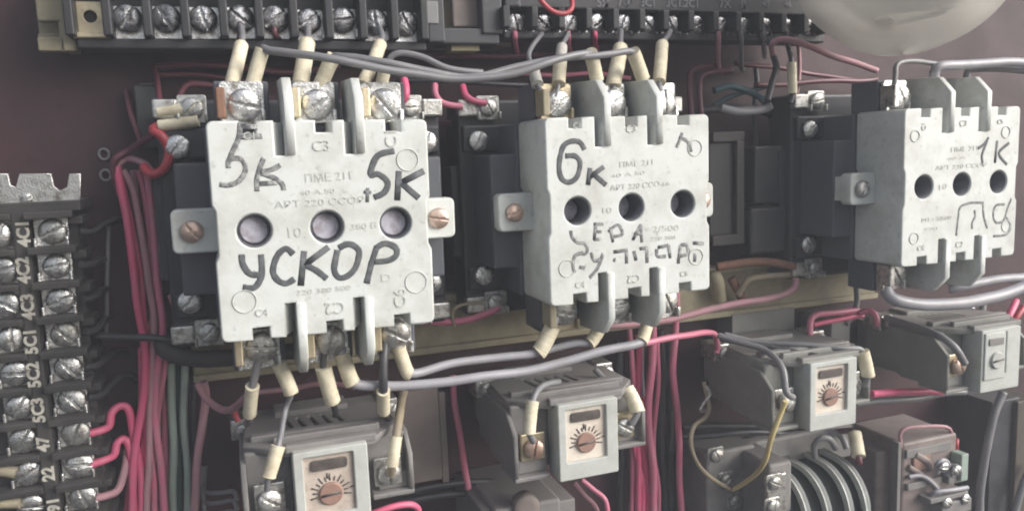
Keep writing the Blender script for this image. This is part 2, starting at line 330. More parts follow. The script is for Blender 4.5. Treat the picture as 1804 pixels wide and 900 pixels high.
# ------------------------------------------------------------------ contactors
def contactor(label, cx, cyy, cz, scr, fins=(-0.14, 0.178), rot=0.0, plung='lilac', pd=0.10):
    t = thing('contactor', label, 'contactor', (cx, cyy, cz), 'large white contactors in a row', local=True, rot=(0, rot, 0))
    fx = fins; sw, fw, D = 0.048, 0.045, 0.40
    o = []
    def arc(cx_, cz_, r, a0):
        for k in range(5):
            a = math.radians(a0+22.5*k); o.append((cx_+r*math.cos(a), cz_+r*math.sin(a)))
    def notch_row(z, sgn):
        # walk the edge; sgn=+1 top (right to left), -1 bottom (left to right)
        items = [(x, 0.036, 0.055) for x in (-0.325, 0.0, 0.33)] + [((f-sw+f+fw/2-fw/2)/2-0.0, 0, 0) for f in ()]
        ev = []
        for x in (-0.325, 0.01, 0.335): ev.append((x-0.037, x+0.037, 0.056))
        for f in fx: ev.append((f-sw-fw/2, f-fw/2, 0.158))
        ev.sort()
        if sgn > 0: ev = ev[::-1]
        for a, b, d in ev:
            if sgn > 0: o.extend([(b, z), (b, z-d), (a, z-d), (a, z)])
            else: o.extend([(a, z), (a, z+d), (b, z+d), (b, z)])
    arc(0.47, 0.47, 0.03, 0); notch_row(0.5, 1); arc(-0.47, 0.47, 0.03, 90)
    o.extend([(-0.5, 0.13), (-0.485, 0.10), (-0.485, -0.10), (-0.5, -0.13)])
    arc(-0.47, -0.47, 0.03, 180); notch_row(-0.5, -1); arc(0.47, -0.47, 0.03, 270)
    o.extend([(0.5, -0.13), (0.485, -0.10), (0.485, 0.10), (0.5, 0.13)])
    mb = MB(); mb.plate(o, [circ(x, 0.005, 0.077) for x in (-0.325, 0.0, 0.325)], 0, D, XZ, 0.009)
    for f in fx:                                    # sloped ramps leading down to each barrier
        for sg in (1, -1):
            z0, z1 = (0.338, 0.494) if sg > 0 else (-0.494, -0.338)
            bm = bmesh.new(); x0, x1 = f-sw-fw/2-0.002, f-fw/2-0.001
            vs = [bm.verts.new(q) for q in ((x0, 0.02, z0), (x1, 0.12, z0), (x1, 0.38, z0), (x0, 0.38, z0), (x0, 0.02, z1), (x1, 0.12, z1), (x1, 0.38, z1), (x0, 0.38, z1))]
            for q in ((0, 1, 2, 3), (4, 7, 6, 5), (0, 4, 5, 1), (1, 5, 6, 2), (2, 6, 7, 3), (3, 7, 4, 0)): bm.faces.new([vs[i] for i in q])
            mb.merge(bm)
    cover = mb.build('cover', 'white', t)
    for x in (-0.325, 0.0, 0.325):
        mb = MB(); mb.lathe((x, pd+0.15, 0.005), [(0.070, -0.1), (0.070, 0.13), (0.058, 0.15)]); mb.build('contact_carrier', plung, t)
        mb = MB(); mb.plate(circ(x, 0.005, 0.0768), [circ(x, 0.005, 0.0715)], 0.010, 0.36, XZ); mb.build('hole_shade_ring', 'slate', t)  # dark ring added in each hole to paint the shade on its wall
    for f in fx:                                     # barriers above and below
        for sg in (1, -1):
            pr = [(-0.012, 0.345*sg), (-0.012, 0.60*sg), (0.03, 0.645*sg), (0.085, 0.70*sg), (0.39, 0.715*sg), (0.39, 0.345*sg)]
            mb = MB(); mb.plate(pr, [], f-fw/2+0.001, f+fw/2, YZ(0), 0.006); mb.build('barrier', 'white', t)
    for xs in (-0.335, 0.0, 0.33):                   # terminals
        for sg in (1, -1):
            z = sg*0.585
            mb = MB(); mb.box(xs-0.125, xs+0.125, 0.27, 0.5, *(sorted((sg*0.44, sg*0.70))), 0.01); blk = mb.build('terminal_block', 'slate', t)
            cl = clamp(t, (xs, 0.255, z+sg*0.012), 0.10, 'brass' if (scr == 'b' and xs < 0) else 'steel')
            mb = MB(); mb.box(xs-0.115, xs-0.075, 0.13, 0.255, z-0.065, z+0.075, 0.008); mb.build('clamp_yoke', 'rust' if (scr == 'a' and xs < 0 and sg > 0) else {'a': 'brass', 'b': 'cream', 'c': 'dullsteel'}[scr], t)
            screw(t, (xs+0.01, 0.225, z), 0.078, 'steel' if sg > 0 else 'dullsteel')
    for sg in (1, -1):                               # ears
        xa, xb = (-0.69, -0.44) if sg < 0 else (0.44, 0.69)
        mb = MB(); mb.plate(rrect(xa, xb, -0.105, 0.105, 0.03), [], 0.24, 0.335, XZ, 0.010); mb.box(xa+0.03, xb-0.03, 0.3, 0.415, -0.08, 0.08)
        e = mb.build('mounting_ear', 'white', t)
        screw(e, (sg*0.60, 0.235, 0.0), 0.054, 'copper' if scr != 'c' else 'dullsteel')
    mb = MB(); mb.box(-0.67, 0.67, 0.415, 0.90, -0.335, 0.32, 0.012); mb.box(-0.52, 0.52, 0.405, 0.80, -0.50, 0.49, 0.012); mb.build('magnet_housing', 'slate', t)
    mb = MB(); mb.box(-0.755, 0.755, 0.74, 0.999, -0.66, 0.65, 0.02); mb.box(-0.80, -0.74, 0.80, 0.99, -0.30, 0.26, 0.01)
    if scr == 'c': mb.box(-1.00, -0.757, 0.82, 0.99, -0.10, 0.30, 0.012); mb.box(-1.06, -0.757, 0.78, 0.995, -0.46, -0.13, 0.02)
    mb.box(-0.74, 0.74, 0.69, 0.75, 0.34, 0.50, 0.015); mb.box(-0.74, 0.74, 0.69, 0.75, -0.50, -0.36, 0.015); mb.build('base', 'black', t)
    for sx in (-1, 1):
        for z in (0.405, -0.405): screw(t, (sx*0.655, 0.675, z), 0.062, 'steel')
        for z in (0.60, -0.585):
            xx = sx*0.575
            mb = MB(); mb.box(*sorted((xx+sx*0.07, xx+sx*0.19)), 0.69, 0.75, z-0.05, z+0.05, 0.012); mb.build('contact_strip', 'dullsteel', t)
            cl = clamp(t, (xx, 0.715, z), 0.072, 'dullsteel'); screw(t, (xx, 0.695, z), 0.055, 'dullsteel')
    return t
C1 = contactor('big white contactor at left marked 5K twice with a large word scrawled below its holes', -0.016, -0.08, 0.008, 'a', fins=(-0.142, 0.175), rot=0.012, pd=0.06)
C2 = contactor('middle white contactor with a bold handwritten 6K and two scribbled lines below its holes', 1.6353, 0, -0.002, 'b', pd=0.14)
C3 = contactor('white contactor at right edge marked 1K in thin pen with a dark grey side', 4.0627, 0, 0.004, 'c', fins=(-0.115, 0.20), pd=0.30, plung='gw')  # carriers coloured darker grey for the shade deep in these holes
ORG2 = {}
def face_parent(c, loc, rot):      # writing is authored in scene space: convert to the contactor's own space
    return c
def on_face(c, fn):
    ORG[c.name] = Vector(c.location)/S; o = fn(); ORG[c.name] = Vector((0, 0, 0))
    o.rotation_euler = (0, -c.rotation_euler.y, 0); return o
def faceset(c, Y, words, faint, prints, circles, marks):
    for st, wd in words: on_face(c, lambda: ink(c, st, Y, wd))
    for st, wd in faint: on_face(c, lambda: ink(c, st, Y, wd, 'inkfaint'))
    for pr in prints: on_face(c, lambda: worn_print(c, pr, Y))
    for (x, y, r) in circles:
        def ring():
            p = P(x, y, Y+0.0005); rr = pxsize(r, p); mb = MB()
            pts = [p+Vector((rr*math.cos(a), 0, rr*math.sin(a))) for a in [2*math.pi*k/28 for k in range(29)]]
            mb.tube(pts, pxsize(2.0, p)/2, seg=6, squash=0.004, straight=True); return mb.build('moulded_ring', 'mould', c)
        on_face(c, ring)
    for (s_, x, y, h, rz) in marks:
        def mk():
            p = P(x, y, Y); sz = pxsize(h, p); mb = MB(); ca, sa = math.cos(rz), math.sin(rz)
            mb.text(s_, sz*1.35, lambda a, b, h_: p+Vector((a*ca-b*sa, -h_, a*sa+b*ca)), 0.003); return mb.build('terminal_mark', 'mould', c)
        on_face(c, mk)
faceset(C1, -0.0815,
    [([[(695,266),(665,275),(653,307),(667,307),(683,321),(677,339),(659,348)], [(703,301),(700,353)], [(709,321),(747,301)], [(707,322),(738,349)]], 11),
     ([[(426,448),(428,465),(440,482),(457,484)], [(460,448),(461,484),(449,506),(428,506)], [(517,448),(504,438),(489,450),(481,476),(489,493),(504,499),(519,491)],
       [(536,442),(530,503)], [(536,467),(579,435)], [(538,467),(557,476),(576,491)], [(595,440),(589,474),(598,489),(614,485),(627,470),(633,446),(626,434),(612,430),(597,437)],
       [(663,438),(655,463),(646,499)], [(661,438),(678,429),(697,436),(698,450),(683,459),(659,461)]], 11)],
    [([[(423,216),(421,242),(409,269),(404,282)], [(423,222),(454,224)], [(421,242),(462,240)], [(403,296),(404,282),(424,280),(433,298),(422,318),(404,326),(387,325)],
       [(465,278),(458,296),(453,316),(453,337)], [(459,303),(478,299),(494,291)], [(459,305),(482,313),(497,324),(500,335)], [(456,324),(488,322)]], 9),
     ([[(648,331),(647,356)], [(641,338),(654,339)]], 6)],
    [('ПМЕ 211', 538,314,618,308,15), ('40 A 50', 528,340,590,336,8), ('АРТ 220 ССОР', 484,361,642,351,12), ('10', 508,410,532,408,19), ('380 В', 618,400,664,396,11), ('220 380 500', 522,516,618,506,9), ('D', 672,490,688,488,14)],
    [(718,282,19), (733,497,19), (431,531,20)],
    [('C3', 566, 258, 20, 0), ('C1', 690, 243, 22, math.pi/2), ('C2', 590, 541, 22, math.pi), ('C6', 706, 525, 22, math.pi/2), ('C1', 440, 240, 14, 0), ('C4', 461, 551, 14, 0)])
faceset(C2, -0.0015,
    [([[(1030,264),(1022,251),(1007,249),(994,256),(988,272),(985,296),(990,315),(1003,321),(1017,311),(1022,287),(1013,275),(996,275)], [(1040,296),(1036,326)], [(1039,312),(1064,294)], [(1047,308),(1068,326)]], 9.5)],
    [([[(1006,406),(1008,417),(1017,427),(1030,429),(1035,438),(1032,447),(1021,446)], [(1046,395),(1063,395)], [(1050,395),(1047,423)], [(1049,408),(1060,408)], [(1046,422),(1058,421)],
       [(1076,400),(1080,427)], [(1072,408),(1089,396),(1097,412),(1081,417)], [(1129,395),(1115,423)], [(1129,395),(1131,427)], [(1117,412),(1131,412)]], 6),
     ([[(1029,444),(1013,451),(1010,468),(1013,480)], [(1021,470),(1031,472)], [(1042,444),(1047,459),(1057,457)], [(1063,446),(1053,472),(1039,489)], [(1081,444),(1106,440)], [(1104,440),(1104,464)], [(1081,457),(1085,459)],
       [(1117,442),(1121,459)], [(1127,438),(1142,436)], [(1140,436),(1140,463)], [(1157,438),(1159,451),(1174,451)], [(1159,436),(1178,432)], [(1178,432),(1181,455)],
       [(1199,432),(1195,464)], [(1199,432),(1210,432),(1212,446),(1199,451)], [(1221,428),(1240,429)], [(1225,446),(1224,461)]], 6.5),
     ([[(1202,234),(1198,246),(1192,260)], [(1196,243),(1209,247),(1214,254)], [(1215,250),(1218,268)]], 6)],
    [('ПМЕ 211', 1092,290,1150,285,10), ('40 A 50', 1076,310,1136,304,7), ('АРТ 220 ССО-66', 1075,331,1180,322,10), ('=2/500', 1138,404,1196,401,11), ('10', 1062,371,1078,370,11), ('220 380', 1146,421,1190,418,7)],
    [(1224,261,14), (1226,452,14), (999,473,15)],
    [('C3', 1112, 228, 13, 0), ('C2', 1116, 490, 16, math.pi), ('C1', 1017, 222, 10, 0), ('C4', 1022, 502, 12, 0), ('C6', 1205, 482, 10, 0)])
faceset(C3, -0.0015,
    [([[(1742,242),(1736,252),(1723,262)], [(1741,243),(1734,262),(1730,275),(1732,290)], [(1757,248),(1753,287)], [(1778,252),(1760,270),(1774,290)]], 5.4)],
    [([[(1685,415),(1688,387),(1692,365),(1705,359),(1713,357),(1733,357)], [(1717,370),(1718,382),(1713,392),(1713,403)], [(1732,358),(1733,378),(1737,395),(1740,402)],
       [(1770,360),(1755,362),(1750,378),(1755,392),(1768,388),(1775,368),(1782,350)], [(1773,383),(1781,398),(1773,413),(1750,416)]], 4.3)],
    [('ПМЕ 211', 1676,264,1722,260,9), ('40 A', 1668,280,1702,277,5.5), ('АРТ 220 ССОР', 1648,296,1738,290,8), ('M1 =2/500', 1624,388,1676,383,8), ('220', 1626,405,1652,402,6.5), ('10', 1655,330,1668,328,10)],
    [(1612,240,10), (1772,233,10), (1610,420,10), (1772,398,10)],
    [('C3', 1697, 218, 11, 0), ('C1', 1628, 223, 10, math.pi/2), ('C5', 1762, 215, 9, 0), ('C2', 1690, 431, 11, 0), ('C4', 1622, 437, 10, 0)])

# ------------------------------------------------------------------ overload relays under the contactors
def relay(label, x0, zt, body='grey', seed=0, dial_ang=0.4, redscrew=False, plain=False):
    t = thing('overload_relay', label, 'relay', (x0, 0.1, zt), 'thermal overload relays below the contactors', local=True)
    L, Rr = -0.25, 0.64
    mb = MB(); mb.box(L+0.02, 0.0, 0.16, 0.80, -0.40, -0.02, 0.012); mb.box(0.388, Rr-0.02, 0.25, 0.80, -0.40, -0.06, 0.012); mb.box(0.0, 0.388, 0.16, 0.80, -0.41, -0.03, 0.01)
    mb.box(-0.10, 0.5, 0.79, WALL-0.1-0.003, -0.36, -0.1)
    mb.build('housing', body, t)
    # top cover with vent slots and a stepped front lip
    slots = []
    for k in range(5):
        sx = 0.02+k*0.068; slots.append([(sx, 0.36), (sx+0.026, 0.36), (sx-0.005, 0.56), (sx-0.031, 0.56)])
    mb = MB(); mb.plate([(L+0.02, 0.2), (-0.02, 0.06), (0.42, 0.05), (Rr-0.04, 0.26), (Rr-0.06, 0.80), (L+0.05, 0.80)], slots, -0.035, 0.005, lambda a, b, h: Vector((a, b, h)), 0.006)
    mb.box(-0.03, 0.43, 0.04, 0.10, -0.012, 0.028, 0.008); mb.box(-0.08, 0.47, 0.16, 0.20, 0.0, 0.04, 0.008)
    mb.box(L+0.06, Rr-0.10, 0.24, 0.30, 0.0, 0.035, 0.008); mb.box(-0.05, 0.36, 0.60, 0.78, 0.0, 0.035, 0.008)
    mb.build('top_cover', 'grey' if body != 'olive' else 'olive', t)
    mb = MB(); mb.box(-0.04, 0.37, 0.34, 0.58, -0.10, -0.038); mb.build('vent_baffle', 'black', t)
    # dial frame: a deep shallow tray with a rim
    mb = MB(); mb.plate(rrect(0.0, 0.375, -0.45, 0.0, 0.012), [rrect(0.05, 0.30, -0.345, -0.035, 0.008)] if not plain else [rrect(0.232, 0.242, -0.33, -0.03, 0.004)], 0.0, 0.16, XZ, 0.007); mb.build('dial_frame', 'lgrey', t)
    mb = MB(); mb.box(0.04, 0.31, 0.022, 0.15, -0.35, -0.03) if not plain else mb.box(0.02, 0.215, -0.012, 0.10, -0.36, -0.02, 0.008); dp = mb.build('dial_plate', 'lgrey' if plain else ('sticker2' if seed == 1 else 'sticker'), t)
    mb = MB(); mb.plate(rrect(0.085, 0.27, -0.115, -0.06, 0.014) if not plain else rrect(0.05, 0.19, -0.11, -0.06, 0.01), [], *((0.010, 0.03) if not plain else (-0.02, 0.0)), XZ, 0.003); mb.build('window', 'darkwin' if not plain else 'grey', dp)
    cx, cz = (0.178, -0.245) if not plain else (0.13, -0.22); yd = 0.0 if not plain else -0.034; mb = MB()
    if not plain:
        for k in range(13):
            a = math.radians(-10+200*k/12); r0, r1 = 0.068, 0.092 if k % 2 else 0.105
            mb.tube([Vector((cx+r0*math.cos(a), 0.021, cz+r0*math.sin(a))), Vector((cx+r1*math.cos(a), 0.021, cz+r1*math.sin(a)))], 0.0045, seg=6, squash=0.003)
        mb.tube([Vector((cx-0.012, 0.021, -0.135)), Vector((cx-0.012, 0.021, -0.165))], 0.006, seg=6, squash=0.003)
        mb.tube([Vector((0.275, 0.021, -0.23)), Vector((0.30, 0.021, -0.228))], 0.004, seg=6, squash=0.003)
        mb.build('dial_markings', 'darkwin', dp)
    mb = MB(); mb.lathe((cx, 0.022+yd, cz), [(0.060, -0.03), (0.060, 0.012), (0.054, 0.018)]); di = mb.build('dial', 'dial' if not plain else 'lgrey', dp)
    ca, sa = math.cos(dial_ang)*0.05, math.sin(dial_ang)*0.05
    mb = MB(); mb.tube([Vector((cx-ca, 0.003+yd, cz-sa)), Vector((cx+ca, 0.003+yd, cz+sa))], 0.008, seg=6, squash=0.004); mb.build('slot', 'darkwin', di)
    # lugs
    for sg, (xa, xb, yf, zb) in ((-1, (L, -0.03, 0.06, -0.41)), (1, (0.41, Rr, 0.15, -0.36))):
        mb = MB()
        wx = (xa, xa+0.028) if sg < 0 else (xb-0.028, xb)
        mb.plate([(yf, zb), (yf, -0.16), (yf+0.12, -0.06), (0.8, -0.04), (0.8, zb+0.14), (0.45, zb)], [], wx[0], wx[1], YZ(0), 0.006)
        mb.box(xa+0.002, xb, yf+0.001, 0.3, zb-0.028, zb-0.001, 0.008); mb.box(xa+0.04, xb, yf+0.05, 0.3, zb, zb+0.09, 0.01)
        lg = mb.build('terminal_lug', body, t)
        sx = (xa+xb)/2+0.02*sg*-1; sz = -0.255
        mb = MB(); mb.box(sx-0.075, sx+0.075, yf+0.035, yf+0.06, sz-0.075, sz+0.085, 0.006); mb.box(sx-0.06, sx+0.06, yf+0.06, 0.25, sz-0.05, sz+0.07, 0.006); mb.build('contact_strip', 'brass' if redscrew else 'dullsteel', lg)
        screw(lg, (sx, yf+0.02, sz), 0.06, 'copper' if (redscrew and sg < 0) else 'dullsteel')
    for xs in (-0.23, 0.60):
        mb = MB(); mb.box(xs-0.06, xs+0.06, 0.62, 0.80, -0.10, 0.02, 0.01); b = mb.build('rear_terminal', 'dullsteel', t); screw(b, (xs+0.01, 0.60, -0.04), 0.045, 'dullsteel')
    return t
relay('dusty grey overload relay below the 5K contactor with a sunburst dial', -0.245, -1.125, 'grey', 1, 0.1)
relay('grey overload relay hanging below the 6K contactor with one rusty terminal screw', 1.20, -1.092, 'grey', 2, 0.12, True)
relay('olive grey overload relay with the yellow wire looped from its lug', 2.945, -1.075, 'olive', 3, 0.2)
relay('plain faced overload relay at right edge with a grey panel and no printed dial', 4.42, -1.03, 'olive', 4, 0.1, True, True)

# ------------------------------------------------------------------ terminal block, top left
YT = 0.75
def top_block(label, l, r, tp, bt, xs, ys, rs, kinds, hdr, wpx=62):
    z1, z0 = P((l+r)/2, tp, YT).z, P((l+r)/2, bt, YT).z; x0, x1 = P(l, 40, YT).x, P(r, 40, YT).x
    t = thing('terminal_block', label, 'terminal block', ((x0+x1)/2, 0.92, z0), 'terminal blocks')
    mb = MB(); mb.box(x0, x1, YT+0.06, 0.928, z0, z1, 0.01)
    prev = None; cs = [P(x, y, YT) for x, y in zip(xs, ys)]
    half = (cs[1].x-cs[0].x)/2
    for i, c in enumerate(cs):
        mb.box(c.x-half-0.022, c.x-half+0.022, YT-0.11, YT+0.07, z0+0.05, z1-0.02, 0.008)
    mb.box(cs[-1].x+half-0.022, cs[-1].x+half+0.022, YT-0.11, YT+0.07, z0+0.05, z1-0.02, 0.008)
    mb.box(x0, x1, YT-0.02, YT+0.061, z0-0.002, z0+0.05, 0.01)
    mb.build('housing', 'blk', t)
    for c, k in zip(cs, kinds):
        if k == 'e':
            mb = MB(); q = 0.085
            mb.plate(rrect(c.x-q, c.x+q, c.z-q*0.9, c.z+q, 0.02), [circ(c.x-0.005, c.z+0.01, 0.03, 16)], YT+0.02, YT+0.035, XZ, 0.004); mb.box(c.x-q, c.x+q, YT-0.04, YT+0.02, c.z-q*1.25, c.z-q*0.9, 0.008)
            mb.build('clamp_plate', 'brass', t); continue
        clamp(t, (c.x, YT+0.03, c.z-rs*0.25), rs*1.1, 'steel' if k == 's' else 'darksteel'); screw(t, (c.x, YT+0.0, c.z), rs*0.95, 'darksteel')
    return t, x0, x1, z0, z1
t1, *_ = top_block('black ten screw terminal block at top left with one empty brass clamp', 133, 748, -70, 88,
    [160,225,293,358,423,484,543,603,661,715], [32,33,33,34,34,35,38,36,40,42], 0.076, 'esssssssss', 0)
# its cream end bracket
t = thing('end_bracket', 'cream end bracket holding the top left terminal block', 'bracket', P(98, 50, 0.9))
mb = MB(); mb.pbox(60, -60, 128, 38, 0.80, 0.86, 0.01); mb.pbox(105, 38, 132, 92, 0.80, 0.86, 0.008); mb.pbox(66, 66, 126, 90, 0.80, 0.86, 0.008); mb.pbox(104, -60, 128, 90, 0.78, 0.928, 0.008)
mb.build('bracket_plate', 'cream', t)
t2, x0, x1, z0, z1 = top_block('long black terminal block at top right with faded painted terminal numbers', 885, 1450, 18, 72,
    [907,955,1001,1048,1094,1139,1180,1223,1265,1304,1343,1382,1420], [42,43,43,43,43,44,44,45,45,46,47,48,49], 0.066, 'sssssssdddddd', 0)
p1, p2 = P(885, 0, 0.66), P(1450, 14, 0.66)
mb = MB(); mb.box(x0, x1, 0.70, 0.928, z1-0.02, z1+0.30, 0.012); mb.build('marking_strip', 'blk', t2)
mb = MB()
for s_, x, y, h in (('4', 914, 7, 12), ('5Я', 1062, 6, 16), ('7Ф', 1100, 5, 16), ('3C1', 1142, 6, 14), ('3C1.2C1', 1203, 7, 14), ('7X', 1277, 8, 15), ('Я', 1310, 10, 13), ('45', 1350, 8, 11), ('46', 1388, 8, 11)):
    p = P(x, y, 0.698); sz = pxsize(h, p)*1.35
    mb = MB(); mb.text(s_, sz, lambda a, b, h_: p+Vector((a, -h_, b)), 0.002, bold=0.002); mb.build('terminal_number', 'letterdim', t2)
# joint between the two top blocks
t = thing('end_block', 'black end block with a brownish plate between the two top terminal blocks', 'end block', P(812, 60, 0.9))
mb = MB(); mb.pbox(752, -60, 782, 75, 0.70, 0.925, 0.01); mb.pbox(778, 50, 880, 78, 0.72, 0.925, 0.01); mb.pbox(848, -60, 884, 60, 0.70, 0.925, 0.01); mb.build('body', 'black', t)
mb = MB(); mb.pbox(796, -60, 848, 48, 0.80, 0.84, 0.01); mb.build('brown_plate', 'browncov', t)
mb = MB(); mb.pbox(752, 2, 772, 42, 0.69, 0.71, 0.004); mb.build('tag', 'gw', t)
mb = MB(); mb.pbox(795, 78, 845, 90, 0.78, 0.925, 0.004); mb.build('rail_foot', 'cream', t)

# ------------------------------------------------------------------ terminal strip, left edge
XR, XL = -1.322, -1.555; ZR = [0.012-0.1805*k for k in range(-0, 11)]
t3 = thing('terminal_strip', 'tall dusty black terminal strip at left edge with painted codes beside its screws', 'terminal strip', (-1.44, 1.14, -1.9))
mb = MB(); mb.box(-1.85, -1.205, 0.86, WALL-0.003, -2.2, 0.165, 0.01); mb.box(-1.485, -1.415, 0.74, 0.87, -2.2, 0.13, 0.01)
for k in range(12):
    z = 0.012+0.09-0.1805*k
    mb.box(-1.42, -1.20, 0.70, 0.87, z-0.018, z+0.018, 0.006); mb.box(-1.80, -1.48, 0.72, 0.87, z-0.016+0.0, z+0.016+0.0, 0.006)
    mb.box(-1.24, -1.17, 0.80, 1.0, z-0.06, z-0.018, 0.008)
mb.build('housing', 'strip', t3)
for k, z in enumerate(ZR):
    clamp(t3, (XR, 0.82, z), 0.080, 'steel'); screw(t3, (XR+0.01, 0.80, z), 0.068, 'steel' if k % 3 else 'dullsteel')
    clamp(t3, (XL, 0.83, z), 0.080, 'dullsteel'); screw(t3, (XL, 0.80, z), 0.068, 'steel')
for k, s_ in enumerate(('4C1', '4C2', '4C3', '5C1', '5C2', '5C3', '47', '22', '91')):
    pxy = [(42,411),(42,476),(50,540),(55,601),(60,660),(68,722),(77,782),(86,834),(95,888)][k]
    p = P(pxy[0], pxy[1], 0.738); sz = 0.078; mb = MB()
    mb.text(s_, sz, lambda a, b, h_: Vector((p.x-b, 0.737-h_, p.z+a)), 0.002, 1.02, 0.003); mb.build('painted_code', 'letter', t3)
t = thing('end_bracket', 'notched silver end bracket on top of the left terminal strip', 'bracket', P(65, 350, 0.9))
a = [P(x, y, 0.78) for x, y in ((-60,306),(14,306),(18,326),(28,330),(34,306),(90,306),(95,328),(105,336),(118,330),(122,306),(142,306),(142,357),(-60,362))]
mb = MB(); mb.plate([(q.x, q.z) for q in a], [], 0.78, 0.80, XZ, 0.004); mb.build('notched_plate', 'dullsteel', t)
mb = MB(); mb.pbox(-60, 357, 142, 376, 0.74, WALL-0.01, 0.006); bf = mb.build('bracket_foot', 'strip', t)
q = P(45, 350, 0.74); screw(t, (q.x, 0.77, q.z), 0.03, 'steel')

# ------------------------------------------------------------------ lamp globe hanging in front, top right
t = thing('lamp_globe', 'frosted pale lamp globe hanging into the top right corner', 'lamp', P(1600, -30, -0.1))
g = P(1594, -52, -0.1)
mb = MB(); prof = []
for k in range(25):
    a = -math.pi/2+math.pi*0.78*k/24; prof.append((max(0.002, 0.585*math.cos(a)), 0.485*math.sin(a)))
mb.lathe((g.x, g.y, g.z), prof, 'z', 96)
for v in mb.bm.verts:                     # moulded flutes and soft dents of the plastic
    d = v.co-g; a = math.atan2(d.y, d.x); k = max(0.0, 1-(d.z/0.5)**2)
    f = 1+0.022*k*math.sin(3*a+7*d.z+0.6)+0.016*k*math.sin(5*a-11*d.z)+0.022*math.sin(15*d.z+2*a)*k
    v.co = g+Vector((d.x*f, d.y*f, d.z*(1+0.015*math.sin(4*a+1))))
gl = mb.build('globe', 'bulb', t)
mb = MB(); mb.lathe((g.x, g.y, g.z+0.36), [(0.27, 0.0), (0.27, 0.12), (0.2, 0.3)], 'z', 40); mb.build('cap', 'lgrey', t)
mb = MB(); mb.tube([P(1538, 38, -0.30), P(1572, 33, -0.33), P(1620, 24, -0.33), P(1700, 8, -0.28)], [0.006, 0.010, 0.014, 0.018, 0.022, 0.025, 0.026, 0.026, 0.025, 0.023, 0.021, 0.019, 0.017, 0.015, 0.013, 0.012, 0.011, 0.010, 0.009, 0.008, 0.007, 0.006], seg=14); mb.build('highlight_tube', 'bulb', t)  # added pale tapered tube, stands in for a highlight on the globe
mb = MB(); mb.lathe((g.x, g.y, g.z-0.10), [(0.05, -0.20), (0.22, -0.17), (0.33, -0.08), (0.36, 0.05), (0.30, 0.16)], 'z', 40); mb.build('shading_core', 'lgw', t)  # added grey core that shades the middle of the globe

# ------------------------------------------------------------------ background devices
def device(name, label, cat, base, parts):
    t = thing(name, label, cat, base)
    for nm, mtl, boxes in parts:
        mb = MB()
        for bx in boxes: mb.pbox(*bx)
        mb.build(nm, mtl, t)
    return t
device('relay_coil', 'brown framed relay coil standing between the middle and right contactors', 'coil', P(1284, 430, 1.1),
    [('frame', 'strip', [(1256,232,1312,250,0.80,1.14), (1256,414,1312,432,0.80,1.14), (1298,248,1312,416,0.80,0.9)]), ('winding', 'blk', [(1250,250,1298,414,0.84,1.14)])])
device('cable_duct', 'black upright cable duct behind the loop of red wire at left', 'duct', P(262, 250, 1.14),
    [('body', 'black', [(240,150,282,262,0.98,1.146)]), ('cover', 'bw', [(246,146,276,152,0.97,1.146)])])
device('cover_plate', 'dusty brown cover plate right of the relay with the sunburst dial', 'plate', P(745, 830, 1.1),
    [('plate', 'browncov', [(708,686,776,850,0.82,0.85), (776,690,788,850,0.84,0.88)]), ('side', 'browncov', [(712,700,720,840,0.85,1.146)])])
t = thing('button_box', 'grey box with a round reddish brown knob at the bottom edge', 'box', P(930, 930, 1.1))
mb = MB(); mb.pbox(872, 888, 990, 990, 0.45, 1.146, 0.02); mb.pbox(850, 896, 890, 990, 0.52, 1.146, 0.01); mb.pbox(985, 880, 1015, 990, 0.6, 1.146, 0.01); mb.build('case', 'grey', t)
q = P(927, 893, 0.44); mb = MB(); mb.lathe((q.x, 0.45, q.z), [(0.085, -0.05), (0.085, 0.02), (0.075, 0.03), (0.04, 0.032)]); mb.build('knob', 'browncov', t)
# finned contactor bottom right
t = thing('finned_contactor', 'small dark contactor with four curved grey fins at bottom right', 'contactor', P(1420, 930, 1.1))
FB = t
zt = P(1440, 800, 0.75).z
for k, (px, py) in enumerate(((1428,872), (1464,868), (1502,860), (1531,852))):
    x = P(px, py, 0.33).x; o = [(0.95, zt+0.02)]
    for j in range(9):
        a = math.radians(90+90*j/8); o.append((0.62+0.30*math.cos(a), zt-0.32+0.33*math.sin(a)))
    o += [(0.32, -2.3), (0.95, -2.3)]
    mb = MB(); mb.plate(o, [], x-0.014, x+0.006, YZ(0)); fi = mb.build('fin', 'void', t)
    inn = [(a+0.034 if a < 0.9 else a, b-0.029) for a, b in o[:-2]]+[(0.362, -2.3)]
    mb = MB(); mb.plate(o[:-1]+inn[::-1], [], x-0.028, x+0.016, YZ(0), 0.004); mb.build('rim', 'lgrey', fi)
    o2 = [(a+0.055 if a < 0.9 else a, b-0.05) for a, b in o]
    mb = MB(); mb.plate(o2, [], x-0.125, x-0.016, YZ(0)); mb.build('gap_shade_fill', 'void', t)  # near-black filler put between fins as the shade of the gaps
mb = MB(); mb.pbox(1355, 815, 1395, 990, 0.42, 1.146, 0.02); mb.pbox(1250, 770, 1500, 830, 0.80, 1.146, 0.02); mb.pbox(1245, 790, 1330, 990, 0.72, 1.146, 0.02); mb.build('body', 'grey', t)
mb = MB(); mb.pbox(1352, 835, 1385, 990, 0.38, 0.42, 0.01); mb.build('terminal_bar', 'dullsteel', t)
for x, y, Y, r in ((1365,850,0.37,0.05), (1362,892,0.37,0.05), (1262,802,0.71,0.05), (1280,845,0.71,0.048), (1296,882,0.71,0.05)):
    q = P(x, y, Y); mb = MB(); mb.plate(rrect(q.x-0.065, q.x+0.065, q.z-0.06, q.z+0.06, 0.02), [], Y+0.005, Y+0.02, XZ, 0.004); mb.build('clamp_plate', 'dullsteel', t); screw(t, q, r, 'dullsteel')
